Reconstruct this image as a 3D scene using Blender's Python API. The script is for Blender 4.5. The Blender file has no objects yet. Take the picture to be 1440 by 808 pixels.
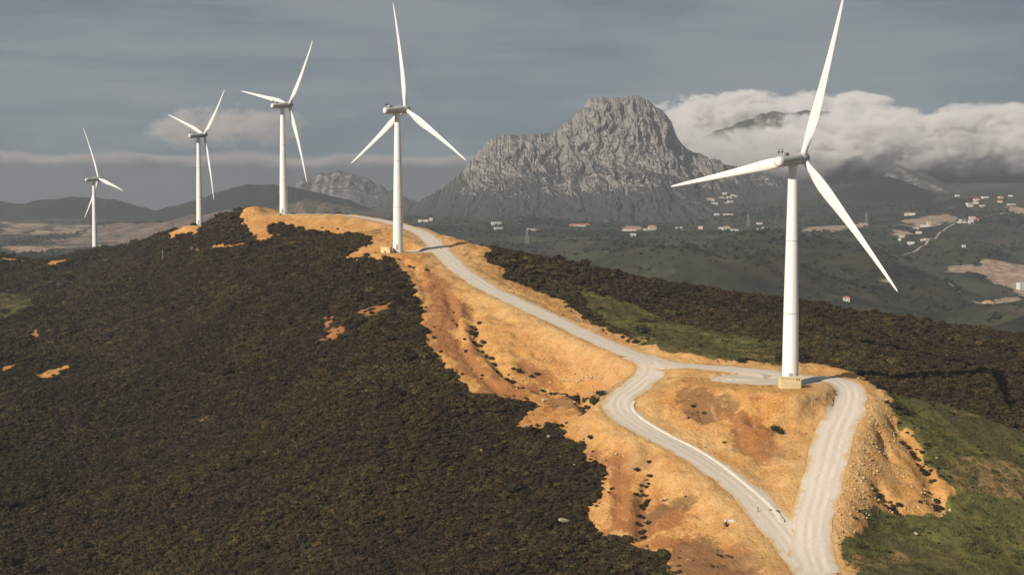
import bpy, bmesh, math, random
import numpy as np
from mathutils import Vector, Matrix

# =====================================================================  camera, sky, sun, exposure
SC = bpy.context.scene
COL = SC.collection
CAM_H = 120.0
SUN_AZ = math.radians(48)        # light travels towards this heading (0 = straight away from the viewer, + = to the right)
SUN_EL = math.radians(31)
NACELLE_AZ = math.radians(46)    # heading of the rotors

cam_d = bpy.data.cameras.new('camera'); cam = bpy.data.objects.new('camera', cam_d); COL.objects.link(cam)
cam_d.sensor_width = 36; cam_d.lens = 45; cam_d.clip_start = 1; cam_d.clip_end = 60000
cam.location = (0, 0, CAM_H); cam.rotation_euler = (math.pi / 2 - 0.062142, 0, 0)
SC.camera = cam

SC.view_settings.view_transform = 'Standard'; SC.view_settings.look = 'None'
SC.view_settings.exposure = 0.18; SC.view_settings.gamma = 1; SC.view_settings.use_curve_mapping = False
cy = SC.cycles
cy.max_bounces = 10; cy.diffuse_bounces = 2; cy.glossy_bounces = 2; cy.volume_bounces = 9; cy.transparent_max_bounces = 6
cy.use_denoising = True
cy.volume_max_steps = 256

def nd(nt, kind, ins=None, **props):
    n = nt.nodes.new('ShaderNode' + kind)
    for k, v in props.items(): setattr(n, k, v)
    for k, v in (ins or {}).items():
        if isinstance(v, bpy.types.NodeSocket): nt.links.new(v, n.inputs[k])
        else: n.inputs[k].default_value = v
    return n
def mth(nt, op, a, b=None, c=None, clamp=False):
    n = nt.nodes.new('ShaderNodeMath'); n.operation = op; n.use_clamp = clamp
    for i, v in enumerate((a, b, c)):
        if v is None: continue
        if isinstance(v, bpy.types.NodeSocket): nt.links.new(v, n.inputs[i])
        else: n.inputs[i].default_value = v
    return n.outputs[0]
def maprange(nt, v, a, b, c=0.0, d=1.0, smooth=True):
    n = nd(nt, 'MapRange', {0: v, 1: a, 2: b, 3: c, 4: d}); n.interpolation_type = 'SMOOTHSTEP' if smooth else 'LINEAR'; n.clamp = True
    return n.outputs[0]
def mixc(nt, f, a, b, blend='MIX'):
    n = nt.nodes.new('ShaderNodeMix'); n.data_type = 'RGBA'; n.blend_type = blend; n.clamp_factor = True
    for i, v in ((0, f), (6, a), (7, b)):
        if isinstance(v, bpy.types.NodeSocket): nt.links.new(v, n.inputs[i])
        else:
            if i and len(v) == 3: v = (*v, 1)
            n.inputs[i].default_value = v
    return n.outputs[2]
def noi(nt, vec, scale, detail=4, rough=0.55, dist=0.0):
    return nd(nt, 'TexNoise', {'Vector': vec, 'Scale': scale, 'Detail': detail, 'Roughness': rough, 'Distortion': dist}).outputs['Fac']
def vscale(nt, vec, s):
    return nd(nt, 'Mapping', {'Vector': vec, 'Scale': s}).outputs[0]

wd = bpy.data.worlds.new('World'); SC.world = wd; wd.use_nodes = True
nt = wd.node_tree; nt.nodes.clear()
sky = nd(nt, 'TexSky'); sky.sky_type = 'NISHITA'; sky.sun_disc = False
sky.sun_elevation = SUN_EL; sky.sun_rotation = SUN_AZ + math.pi; sky.altitude = 300; sky.air_density = 1.0; sky.dust_density = 2.0
tc = nd(nt, 'TexCoord').outputs['Generated']
sep = nd(nt, 'SeparateXYZ', {0: tc})
az = mth(nt, 'ARCTAN2', sep.outputs[0], sep.outputs[1]); el = mth(nt, 'ARCSINE', sep.outputs[2])
sheet = nd(nt, 'CombineXYZ', {0: az, 1: mth(nt, 'MULTIPLY', el, 3.2), 2: 0.4}).outputs[0]
n1 = noi(nt, sheet, 3.2, 5, 0.5, 0.3); n2 = noi(nt, vscale(nt, sheet, (0.8, 2.4, 1)), 8.0, 5, 0.58, 0.3)
nn = mth(nt, 'ADD', mth(nt, 'MULTIPLY', n1, 0.66), mth(nt, 'MULTIPLY', n2, 0.34))
strat = mixc(nt, maprange(nt, nn, 0.36, 0.62), (1.10, 1.42, 1.74), (2.15, 2.42, 2.62))      # thin grey stratus
cover = maprange(nt, nn, 0.30, 0.60, 0.80, 0.98)
col = mixc(nt, cover, mixc(nt, 1.0, sky.outputs[0], (0.55, 0.60, 0.66), 'MULTIPLY'), strat)
edge = noi(nt, nd(nt, 'CombineXYZ', {0: az, 1: mth(nt, 'MULTIPLY', el, 2.0), 2: 0.0}).outputs[0], 16, 6, 0.6, 0.2)
top = mth(nt, 'ADD', mth(nt, 'MULTIPLY', mth(nt, 'SUBTRACT', edge, 0.5), 0.020), math.radians(2.35))
rel = mth(nt, 'SUBTRACT', top, el)
lit = mixc(nt, maprange(nt, rel, 0.001, 0.012), (3.5, 3.1, 2.9), (1.16, 1.18, 1.24))
lit = mixc(nt, maprange(nt, edge, 0.35, 0.65, 0.0, 0.25), lit, (1.6, 1.5, 1.46))
col = mixc(nt, maprange(nt, rel, -0.0015, 0.0035, 0, 0.9), col, lit)                         # low cloud bank round the horizon
bg = nd(nt, 'Background', {'Color': col, 'Strength': 0.1})
nt.links.new(bg.outputs[0], nd(nt, 'OutputWorld').inputs[0])

sun_d = bpy.data.lights.new('sun', 'SUN'); sun = bpy.data.objects.new('sun', sun_d); COL.objects.link(sun)
sun_d.energy = 5.0; sun_d.angle = math.radians(0.5); sun_d.color = (1.0, 0.92, 0.80)
sun.rotation_euler = (math.pi / 2 - SUN_EL, 0, -SUN_AZ); sun.location = (-200, -200, 400)

# =====================================================================  measured places (metres)
PEAK_PROFILE = [
    (-559.4, 59.5), (-442.7, 82.8), (-372.7, 106.0), (-302.6, 140.9), (-232.7, 182.7), (-174.4, 229.1), (-132.4, 273.1), (-97.5, 319.3), (-74.3, 342.4), 
    (-46.4, 353.9), (-4.6, 360.9), (34.8, 353.9), (69.6, 356.2), (106.8, 356.2), (150.8, 379.3), (197.1, 411.6), (227.1, 446.1), (254.8, 473.8), 
    (282.6, 483.0), (338.2, 476.1), (384.5, 483.0), (430.9, 471.5), (475.1, 448.4), (500.8, 425.4), (519.5, 397.8), (533.7, 360.9), (552.5, 328.5), 
    (603.9, 296.2), (697.1, 266.1), (837.0, 231.4), (1000.4, 189.7), (1187.2, 147.9), (1350.8, 115.3), ]
BARE = [
    (-156.4, 737.9), (-151.3, 721.5), (-144.3, 702.6), (-133.0, 674.4), (-126.2, 678.7), (-112.8, 677.1), (-96.9, 671.1), (-79.0, 646.6), (-64.7, 603.4), 
    (-72.8, 595.8), (-76.8, 590.7), (-64.9, 561.7), (-58.0, 549.1), (-53.4, 548.6), (-48.2, 542.0), (-43.8, 525.3), (-40.4, 507.7), (-35.8, 486.3), 
    (-33.3, 466.8), (-30.0, 448.5), (-28.0, 428.1), (-25.4, 421.6), (-20.7, 411.9), (-15.7, 399.8), (-12.1, 393.2), (-6.5, 390.3), (0.0, 390.5), 
    (5.5, 391.8), (6.1, 386.5), (3.1, 370.4), (3.6, 360.3), (8.0, 355.9), (10.1, 359.8), (12.8, 352.4), (14.5, 343.8), (17.1, 339.4), (18.3, 332.8), 
    (21.2, 329.0), (21.8, 323.7), (25.1, 319.1), (23.9, 314.6), (22.4, 310.9), (19.0, 307.0), (18.2, 300.1), (21.7, 296.5), (26.4, 292.3), (27.7, 289.1), 
    (29.8, 285.6), (33.5, 282.5), (34.9, 274.7), (35.0, 257.9), (68.0, 245.6), (72.0, 265.7), (70.1, 271.4), (71.6, 276.1), (77.6, 284.0), (84.8, 295.3), 
    (89.3, 299.4), (96.3, 300.2), (103.9, 302.6), (107.3, 309.4), (108.2, 315.6), (106.4, 324.0), (106.3, 335.8), (101.5, 340.6), (105.3, 349.6), 
    (104.2, 358.4), (102.4, 381.6), (98.9, 384.8), (89.1, 389.1), (72.0, 390.8), (51.3, 399.5), (41.8, 415.8), (32.0, 441.2), (26.7, 478.5), 
    (19.4, 498.4), (8.8, 527.1), (-3.0, 540.3), (-4.6, 550.6), (-8.6, 550.8), (-11.8, 557.7), (-7.6, 569.2), (-12.0, 599.1), (-27.9, 627.5), 
    (-45.2, 678.9), (-71.0, 710.8), (-97.8, 734.9), (-136.0, 766.0), (-158.6, 764.7), ]
BARE_SMALL = [
    [(-251.6, 915.3), (-247.1, 927.3), (-215.9, 886.2), (-182.3, 767.6), (-219.4, 878.2), (-235.3, 882.6)], 
    [(-367.9, 1002.6), (-369.7, 1023.1), (-357.2, 1028.1), (-355.0, 1013.5), (-359.0, 996.3)], 
    [(-210.4, 563.4), (-211.2, 572.4), (-207.7, 578.8), (-204.4, 585.5), (-201.1, 580.6), (-202.3, 570.0), (-206.6, 561.6)], 
    [(-232.2, 577.0), (-231.7, 584.0), (-229.1, 590.8), (-227.6, 585.3), (-228.6, 576.0), (-229.3, 569.9)], 
    [(-240.5, 632.1), (-253.9, 677.3), (-257.8, 702.5), (-250.2, 685.9), (-236.9, 635.5), (-236.7, 627.6)], 
    [(-216.8, 812.9), (-180.9, 740.1), (-155.3, 698.8), (-142.8, 685.5), (-141.3, 678.6), (-153.6, 691.3), (-179.5, 734.1), (-213.0, 801.9)], 
    [(-397.5, 993.2), (-385.5, 1005.0), (-373.1, 1013.7), (-370.4, 1006.2), (-382.9, 998.0), (-395.2, 987.5)], ]
SCRUB_ISLES = [
    [(-137.6, 712.5), (-127.9, 709.1), (-115.5, 693.6), (-111.5, 680.9), (-120.4, 677.5), (-130.6, 692.0)], ]
GRASS = [
    
    [(26.1, 532.0), (32.6, 531.6), (40.6, 521.0), (50.9, 507.5), (64.5, 482.1), (76.5, 457.0), (92.1, 434.3), (83.7, 390.2), (61.2, 391.4), (47.0, 400.8), (39.0, 423.1), (30.5, 475.5)], 
    [(-366.6, 878.1), (-351.8, 877.7), (-336.3, 875.4), (-297.0, 803.3), (-287.6, 752.2), (-293.3, 730.8), (-303.0, 724.4)], 
    [(63.6, 262.0), (67.8, 276.4), (86.9, 303.1), (99.8, 306.1), (104.0, 313.6), (103.4, 329.2), (99.0, 336.8), (101.0, 350.4), (121.5, 374.2), (134.8, 376.2), (146.5, 362.9), (168.3, 357.1), (128.8, 271.3), (63.9, 245.7)], ]
DRY = [
    [(111.7, 326.1), (119.6, 333.0), (136.3, 337.2), (147.6, 336.8), (138.1, 323.2), (120.8, 315.8), (109.1, 313.1)], 
    [(73.7, 412.2), (88.9, 421.4), (83.5, 393.1), (70.4, 393.7)], [(71.3, 268.9), (86.0, 282.3), (91.7, 280.1), (71.4, 263.7)], 
    [(40.5, 454.0), (47.9, 418.4), (42.8, 414.7)], [(130.3, 375.5), (138.6, 374.9), (134.4, 369.0), (126.1, 366.1)], ]
RED_SOIL = [
    
    [(-32.8, 490.4), (-22.6, 506.4), (-18.9, 484.6), (-18.7, 447.3), (-11.8, 423.9), (-4.5, 405.5), (9.0, 401.5), (4.4, 391.5), (-6.5, 390.3), (-18.4, 411.9), (-27.0, 431.9)], 
    [(4.7, 422.1), (11.5, 412.0), (15.8, 402.3), (8.9, 399.1), (0.0, 411.7)], 
    [(43.3, 351.7), (49.4, 353.5), (59.7, 344.3), (61.8, 339.8), (52.4, 334.0), (45.8, 340.3)], 
    [(26.0, 331.7), (32.5, 321.6), (31.0, 306.0), (29.8, 293.5), (21.8, 297.0), (18.7, 301.3), (22.9, 313.6), (25.5, 319.8), (22.2, 330.1)], 
    [(31.8, 305.6), (44.1, 301.8), (44.3, 297.2), (32.9, 292.2), (29.8, 293.5)], 
    [(61.2, 341.5), (70.7, 332.0), (66.9, 313.4), (60.3, 316.1), (56.9, 327.2)], 
    [(32.7, 289.8), (46.1, 282.1), (53.3, 269.9), (50.3, 247.2), (35.0, 257.9)], [(-38.3, 529.9), (-22.8, 512.0), (-27.5, 494.6), (-36.0, 497.8)], ]
RUBBLE = [
    
    [(86.7, 329.2), (97.8, 346.2), (103.4, 348.7), (103.7, 336.3), (96.0, 322.8), (101.9, 312.6), (108.1, 312.6), (104.1, 303.1), (89.3, 299.4), (76.2, 281.7), (70.9, 274.7), (71.7, 289.5), (78.0, 307.4)], 
    [(5.9, 422.8), (18.5, 414.4), (28.7, 394.8), (33.3, 371.9), (26.3, 361.6), (18.1, 403.7), (5.8, 414.5)], ]
SCREE_SHRUBS = [
    [(101.6, 345.6), (107.7, 353.2), (110.7, 340.4), (110.7, 328.6), (109.1, 313.1), (106.0, 311.6), (104.1, 316.8), (104.4, 326.4), (104.1, 337.8)], 
    [(84.9, 305.4), (89.8, 307.1), (93.7, 302.9), (89.5, 300.1), (84.4, 300.2)], ]
SHRUBS = [
    ((45.2, 442.71, 75.87), 6.5), ((23.32, 359.19, 65.83), 4.2), ((23.18, 390.71, 61.95), 3.6), ((25.41, 363.36, 66.63), 3.2), 
    ((20.87, 380.51, 61.75), 3.2), ((20.43, 357.75, 64.02), 2.6), ((19.56, 397.2, 62.11), 2.8), ((20.51, 398.56, 62.81), 2.2), 
    ((14.18, 402.33, 63.17), 2.8), ((15.7, 401.02, 62.68), 2.0), ((12.4, 403.03, 63.53), 1.8), ((-13.14, 452.93, 77.14), 2.6), 
    ((-11.77, 459.02, 78.36), 2.4), ((-13.34, 442.73, 74.88), 2.2), ((-9.79, 438.59, 74.07), 2.6), ((-10.9, 433.88, 72.62), 1.8), 
    ((-7.17, 427.77, 71.13), 2.4), ((-5.9, 422.31, 69.85), 2.2), ((-4.86, 414.14, 68.26), 2.0), ((-1.81, 405.43, 65.93), 1.8), 
    ((0.45, 404.97, 65.54), 1.6), ((3.37, 401.91, 64.14), 1.8), ((6.75, 402.31, 63.86), 1.6), ((8.01, 409.61, 66.52), 2.2), ((6.39, 408.12, 66.03), 2.0), 
    ((2.3, 411.38, 67.45), 2.4), ((0.46, 412.86, 67.96), 1.8), ((68.68, 331.17, 62.38), 2.8), ((70.12, 330.06, 62.02), 1.8), 
    ((54.69, 327.18, 59.38), 1.1), ((33.07, 306.31, 50.72), 2.0), ((32.28, 305.31, 50.08), 1.8), ((30.89, 296.56, 46.0), 2.2), 
    ((34.5, 320.2, 57.59), 1.4), ((31.25, 317.97, 54.41), 1.6), ((34.44, 314.44, 54.25), 1.4), ((20.85, 337.99, 58.52), 2.0), 
    ((103.98, 345.21, 65.99), 3.0), ((106.49, 344.48, 64.55), 2.6), ((-35.28, 528.58, 93.89), 2.0), ((-43.26, 540.25, 96.02), 2.2), 
    ((-41.06, 535.04, 95.06), 1.8), ((51.96, 343.7, 65.64), 1.6), ((49.55, 347.12, 67.06), 1.6), ]
BOULDERS = [
    ((9.88, 392.17, 60.63), 2.2), ((19.06, 386.96, 60.76), 1.6), ((16.41, 396.26, 61.35), 1.2), ((-8.72, 353.15, 52.36), 1.5), 
    ((11.14, 336.35, 53.48), 0.9), ((16.16, 326.97, 52.37), 1.2), ((-1.51, 336.7, 49.02), 0.9), ((26.72, 398.3, 68.23), 1.8), 
    ((25.02, 399.62, 66.7), 1.5), ((27.94, 393.48, 67.75), 1.3), ((18.35, 410.4, 67.81), 1.0), ((15.28, 414.47, 69.15), 1.2), 
    ((12.81, 417.04, 70.01), 1.0), ((20.74, 403.05, 64.66), 1.1), ((36.87, 303.57, 50.82), 1.1), ((35.84, 303.51, 50.49), 0.9), 
    ((93.66, 292.7, 44.62), 1.5), ((109.13, 325.65, 55.05), 1.1), ((15.79, 456.76, 81.38), 1.6), ((16.72, 454.59, 81.05), 1.1), 
    ((105.64, 304.8, 47.77), 1.3), ((101.36, 336.15, 61.9), 1.1), ((18.46, 346.7, 60.27), 1.2), ((26.74, 326.39, 56.38), 1.0), 
    ((-185.42, 598.5, 54.98), 0.9), ((-148.48, 536.86, 54.14), 0.9), ]
SLAB_ROCKS = [
    ((12.58, 305.95, 43.83), 3.0), ((18.47, 297.95, 42.93), 2.6), ((10.17, 348.94, 56.53), 3.0), ((4.07, 363.0, 57.46), 2.2), ]
TURBINES = [
    ((77.41, 354.0, 70.8), 69), ((-50.15, 564.0, 100.29), 89.5), ((-130.69, 734.0, 115.73), 46.5), ((-217.56, 893.0, 107.63), 39), 
    ((-352.67, 1083.0, 81.56), 107), ]
KIOSK_NEAR = (74.81, 344.22, 70.8)
KIOSK_FAR = (-53.33, 551.49, 100.12)
KERB = [
    (34.44, 355.67, 66.16), (33.27, 351.61, 64.99), (34.19, 346.81, 63.58), (37.21, 340.49, 61.92), (41.88, 331.93, 60.19), (47.32, 324.37, 58.24), 
    (52.2, 315.13, 56.07), (56.45, 304.38, 53.41), (59.37, 297.33, 51.4), (60.91, 292.53, 50.01), (61.46, 287.26, 48.48), ]
HEADWALL = (49.19, 287.33, 47.97)
OUTFALL = (59.84, 290.47, 49.51)
POST = (-217.03, 795.14, 87.35)
HOUSES = [
    ((-37.07, 3036.17, 79.64), 24, 2, 'flat'), ((-30.2, 2863.73, 70.82), 19, 1, 'flat'), ((42.14, 2711.25, 67.42), 17, 1, 'flat'), 
    ((159.25, 3020.54, 76.5), 48, 1, 'red'), ((256.26, 2797.76, 68.85), 30, 1, 'red'), ((307.47, 2811.62, 68.59), 17, 2, 'orange'), 
    ((292.95, 2807.02, 68.68), 9, 1, 'flat'), ((365.08, 2834.74, 68.17), 6, 1, 'flat'), ((375.13, 2839.4, 68.09), 5, 1, 'flat'), 
    ((420.89, 2861.13, 67.69), 10, 2, 'flat'), ((475.42, 2913.15, 68.35), 11, 2, 'flat'), ((488.99, 2916.95, 68.29), 14, 2, 'red'), 
    ((502.56, 2892.43, 67.12), 16, 1, 'flat'), ((592.14, 3066.09, 77.54), 12, 1, 'flat'), ((583.97, 2946.93, 69.39), 8, 1, 'flat'), 
    ((573.37, 2926.13, 68.12), 6, 1, 'flat'), ((547.41, 2841.68, 64.89), 8, 1, 'flat'), ((565.6, 3657.25, 138.21), 22, 1, 'red'), 
    ((568.69, 3611.94, 129.99), 20, 1, 'flat'), ((604.84, 3711.67, 142.59), 17, 1, 'flat'), ((626.23, 3779.33, 153.45), 12, 1, 'flat'), 
    ((629.37, 3722.91, 142.65), 12, 1, 'flat'), ((649.53, 3780.69, 151.37), 10, 1, 'flat'), ((658.8, 3773.68, 149.22), 9, 1, 'flat'), 
    ((606.65, 3647.57, 130.09), 16, 1, 'flat'), ((625.63, 3676.17, 134.24), 16, 1, 'flat'), ((569.37, 3376.49, 99.44), 26, 1, 'flat'), 
    ((537.36, 3363.62, 97.65), 12, 1, 'flat'), ((-219.95, 3072.76, 84.26), 10, 1, 'flat'), ((-206.25, 3071.92, 84.27), 12, 1, 'flat'), 
    ((-194.95, 3081.96, 85.01), 8, 2, 'flat'), ((952.2, 3081.71, 97.82), 18, 1, 'orange'), ((961.46, 3078.52, 97.84), 12, 1, 'flat'), 
    ((1203.85, 3469.79, 144.95), 10, 1, 'flat'), ((1224.19, 3382.07, 136.84), 14, 1, 'red'), ((1255.5, 3406.2, 140.73), 17, 1, 'flat'), 
    ((1180.22, 3310.62, 125.5), 16, 1, 'flat'), ((1200.51, 3321.15, 127.35), 13, 1, 'flat'), ((1164.71, 3261.6, 118.19), 15, 1, 'flat'), 
    ((1196.08, 3263.28, 118.19), 15, 1, 'flat'), ((1290.35, 3388.54, 138.75), 13, 1, 'red'), ((1262.2, 3318.77, 127.35), 11, 1, 'red'), 
    ((1368.03, 3521.39, 149.22), 11, 1, 'flat'), ((1276.22, 3278.68, 120.0), 20, 1, 'flat'), ((1043.96, 2972.3, 87.08), 12, 1, 'flat'), 
    ((1089.54, 3035.38, 93.11), 14, 2, 'flat'), ((1091.32, 3007.57, 90.02), 12, 1, 'red'), ((1019.15, 2901.17, 79.83), 20, 1, 'flat'), 
    ((1039.16, 2903.09, 79.8), 11, 2, 'flat'), ((887.5, 2814.94, 71.66), 11, 1, 'flat'), ((867.76, 2732.59, 65.49), 11, 1, 'flat'), 
    ((808.17, 2655.96, 59.65), 10, 1, 'flat'), ((776.19, 2564.35, 53.19), 6, 1, 'flat'), ((852.06, 2604.92, 55.03), 9, 1, 'flat'), 
    ((774.89, 2482.13, 47.06), 16, 1, 'flat'), ((816.29, 2520.72, 48.73), 10, 1, 'flat'), ((807.04, 2518.06, 48.81), 6, 1, 'flat'), 
    ((934.46, 2873.24, 77.03), 8, 2, 'orange'), ((917.1, 2843.92, 74.31), 20, 1, 'flat'), ((777.27, 1949.78, -8.93), 12, 3, 'flat'), 
    ((673.71, 1807.17, -24.73), 12, 2, 'orange'), ((643.97, 1750.34, -29.97), 6, 1, 'flat'), ((234.81, 2487.36, 60.72), 12, 1, 'flat'), 
    ((385.9, 1473.75, 6.91), 7, 1, 'red'), ((817.75, 2317.0, 31.31), 6, 1, 'flat'), ]
PYLONS = [
    (27.55, 2362.19, 55.84), (559.1, 3034.28, 74.62), (809.9, 2930.38, 77.8), ]
VALLEY_ROADS = [
    
    [(-120.55, 2714.4, 67.36), (-30.9, 2783.43, 69.11), (62.69, 2823.53, 69.94), (154.66, 2786.09, 69.06), (278.49, 2787.08, 68.27), (373.91, 2806.45, 67.13), (502.82, 2830.39, 65.11), (605.7, 2871.3, 65.91), (706.55, 2892.92, 70.32), (803.83, 2896.58, 75.07), (882.04, 2916.29, 79.62), (910.63, 2828.64, 72.99), (1007.54, 2928.46, 82.7), (1131.3, 3089.96, 97.76), (1276.98, 3197.74, 105.84), (1393.7, 3221.78, 109.3)], 
    [(692.31, 2264.81, 34.57), (771.47, 2393.88, 40.35), (900.81, 2704.13, 63.06), (1010.89, 2914.59, 81.26)], 
    [(616.57, 1851.28, -11.72), (638.62, 1819.48, -19.62), (650.35, 1789.87, -25.35)], ]
V_BARE = [
    
    [(-1478.0, 3700.0), (-1293.0, 3585.0), (-1062.0, 3359.0), (-882.0, 3312.0), (-746.0, 3449.0), (-587.0, 3529.0), (-471.0, 3393.0), (-577.0, 3248.0), (-680.0, 3139.0), (-742.0, 3039.0), (-919.0, 3185.0), (-1031.0, 3095.0), (-1227.0, 3251.0), (-1295.0, 3241.0)], 
    [(668.0, 2937.0), (789.0, 2961.0), (831.0, 3025.0), (816.0, 2927.0), (719.0, 2815.0), (637.0, 2799.0)], 
    [(911.0, 2986.0), (959.0, 3033.0), (1032.0, 3101.0), (1076.0, 3153.0), (1044.0, 2986.0), (974.0, 2900.0), (926.0, 2827.0), (904.0, 2910.0)], 
    [(846.0, 2878.0), (863.0, 2767.0), (835.0, 2686.0), (832.0, 2828.0)], 
    [(687.0, 2073.0), (736.0, 2116.0), (812.0, 2181.0), (881.0, 2200.0), (956.0, 2203.0), (810.0, 1864.0), (763.0, 1903.0), (726.0, 1848.0), (686.0, 1811.0), (709.0, 1862.0), (745.0, 1899.0), (768.0, 1942.0), (763.0, 2003.0), (768.0, 2076.0), (694.0, 2045.0)], 
    [(649.0, 1798.0), (684.0, 1845.0), (704.0, 1825.0), (671.0, 1770.0), (642.0, 1759.0)], 
    [(1265.0, 3258.0), (1312.0, 3241.0), (1285.0, 3174.0), (1239.0, 3190.0)], [(257.0, 2895.0), (305.0, 3049.0), (295.0, 2871.0), (245.0, 2763.0)], 
    [(386.0, 1489.0), (400.0, 1491.0), (394.0, 1472.0), (379.0, 1468.0)], [(515.0, 1796.0), (533.0, 1821.0), (514.0, 1757.0), (451.0, 1578.0)], 
    [(438.0, 1485.0), (451.0, 1493.0), (445.0, 1472.0), (433.0, 1465.0)], 
    [(-1295.0, 3241.0), (-1228.0, 3353.0), (-1060.0, 3237.0), (-962.0, 3042.0), (-1112.0, 3034.0), (-1191.0, 2979.0)], 
    [(-981.0, 2760.0), (-962.0, 3042.0), (-861.0, 3164.0), (-743.0, 2848.0), (-750.0, 2598.0), (-826.0, 2477.0), (-897.0, 2522.0)], 
    [(-801.0, 2944.0), (-756.0, 3245.0), (-746.0, 3449.0), (-693.0, 3244.0), (-701.0, 2935.0), (-710.0, 2719.0)], 
    [(-997.0, 2492.0), (-911.0, 2603.0), (-819.0, 2415.0), (-896.0, 2304.0), (-926.0, 2314.0)], 
    [(-926.0, 2924.0), (-978.0, 3264.0), (-914.0, 3362.0), (-856.0, 3085.0)], ]
V_GRASS = [
    [(689.0, 2031.0), (749.0, 2056.0), (716.0, 1891.0), (672.0, 1842.0), (674.0, 1922.0)], 
    [(913.0, 2346.0), (1023.0, 2455.0), (945.0, 2266.0), (871.0, 2221.0)], [(51.0, 2287.0), (134.0, 2412.0), (170.0, 2189.0), (92.0, 2060.0)], 
    [(265.0, 2268.0), (372.0, 2394.0), (387.0, 2174.0), (270.0, 2021.0)], [(1308.0, 3472.0), (1488.0, 3628.0), (1356.0, 3304.0), (1296.0, 3341.0)], 
    [(419.0, 2220.0), (526.0, 2367.0), (485.0, 2130.0), (407.0, 2035.0)], [(-28.0, 2495.0), (28.0, 2561.0), (79.0, 2375.0), (0.0, 2295.0)], ]
MASSIF_PROFILE = [
    (410.8, 243.0), (615.5, 345.2), (703.1, 380.2), (819.9, 423.9), (965.7, 482.2), (1082.2, 520.0), (1199.1, 528.7), (1345.6, 514.1), (1492.8, 461.8), 
    (1698.5, 418.1), (1933.3, 397.7), (2285.4, 374.4), (2639.2, 301.5), (2936.5, 184.5), ]
CONE_PROFILE = [
    (707.6, 66.0), (790.5, 95.1), (873.2, 130.4), (945.4, 165.6), (997.0, 186.3), (1054.8, 205.0), (1090.0, 211.2), (1125.4, 205.0), (1184.1, 178.1), 
    (1267.9, 144.9), (1351.5, 120.0), (1456.1, 95.1), ]
SCREE_PROFILE = [
    (1157.5, 136.8), (1216.8, 192.2), (1264.2, 237.8), (1312.0, 254.6), (1372.4, 242.6), (1445.5, 201.8), (1506.4, 172.9), (1640.0, 124.8), ]
HILL_LEFT_PROFILE = [
    (-2227.4, 133.6), (-1908.8, 147.2), (-1727.2, 140.4), (-1636.3, 140.4), (-1568.4, 131.3), (-1499.9, 144.9), (-1408.8, 154.0), (-1329.3, 151.8), 
    (-1261.3, 142.7), (-1193.4, 124.5), (-1125.6, 106.4), (-1046.4, 79.1), ]
HILL_MID_PROFILE = [
    (-1189.9, 89.8), (-1092.2, 109.2), (-1016.2, 128.6), (-929.4, 154.5), (-853.4, 180.4), (-799.2, 189.0), (-723.6, 191.1), (-648.1, 180.4), 
    (-572.7, 163.1), (-497.2, 143.7), (-432.5, 120.0), (-367.8, 94.1), ]
HILL_PINK_PROFILE = [
    (-816.0, 56.0), (-718.4, 92.9), (-630.7, 123.9), (-562.6, 141.3), (-504.4, 137.4), (-427.0, 116.1), (-349.4, 106.4), (-271.8, 94.8), (-155.4, 61.8), ]
GREY_MOUNTAIN_PROFILE = [
    (-973.6, 104.7), (-844.9, 163.4), (-754.8, 211.9), (-690.6, 237.4), (-626.5, 250.2), (-562.6, 245.1), (-511.6, 222.1), (-447.9, 189.0), 
    (-384.1, 160.9), (-307.4, 125.1), (-205.0, 86.8), ]
MASSIF_CLOUDS = [
    (1813.69, 5010.0, 379.78, 946.3, 200, 161.4, 0.04, 0.01, 0.2, 0.32, 0.04, 'long grey white cloud bank hiding the right hand massif'), 
    (1192.76, 5760.0, 500.94, 640.0, 300, 153.6, 0.04, 0.01, 0.22, 0.28, 0.5, 'pale cloud cap spilling over the massif crest'), 
    (910.75, 4990.0, 323.83, 415.8, 180, 138.6, 0.01, 0.01, 0.12, 0.5, 0.05, 'thin grey mist below the massif crest'), 
    (-1538.96, 7000.0, 544.52, 505.6, 150, 163.3, 0.01, 0.01, 0.34, 0.45, 0.0, 'small pinkish grey cloud behind the two left turbines'), ]
SPURS = [
    ([(471.0, 2016.0), (515.0, 1928.0), (552.0, 1836.0)], 42, 95), ([(842.0, 2446.0), (833.0, 2314.0), (812.0, 2213.0)], 18, 70), 
    ([(145.0, 2002.0), (185.0, 1852.0), (201.0, 1574.0)], 28, 80), ([(356.0, 1999.0), (325.0, 1622.0)], 26, 70), 
    ([(560.0, 1230.0), (640.0, 1330.0), (800.0, 1450.0)], 65, 140), ]
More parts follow.
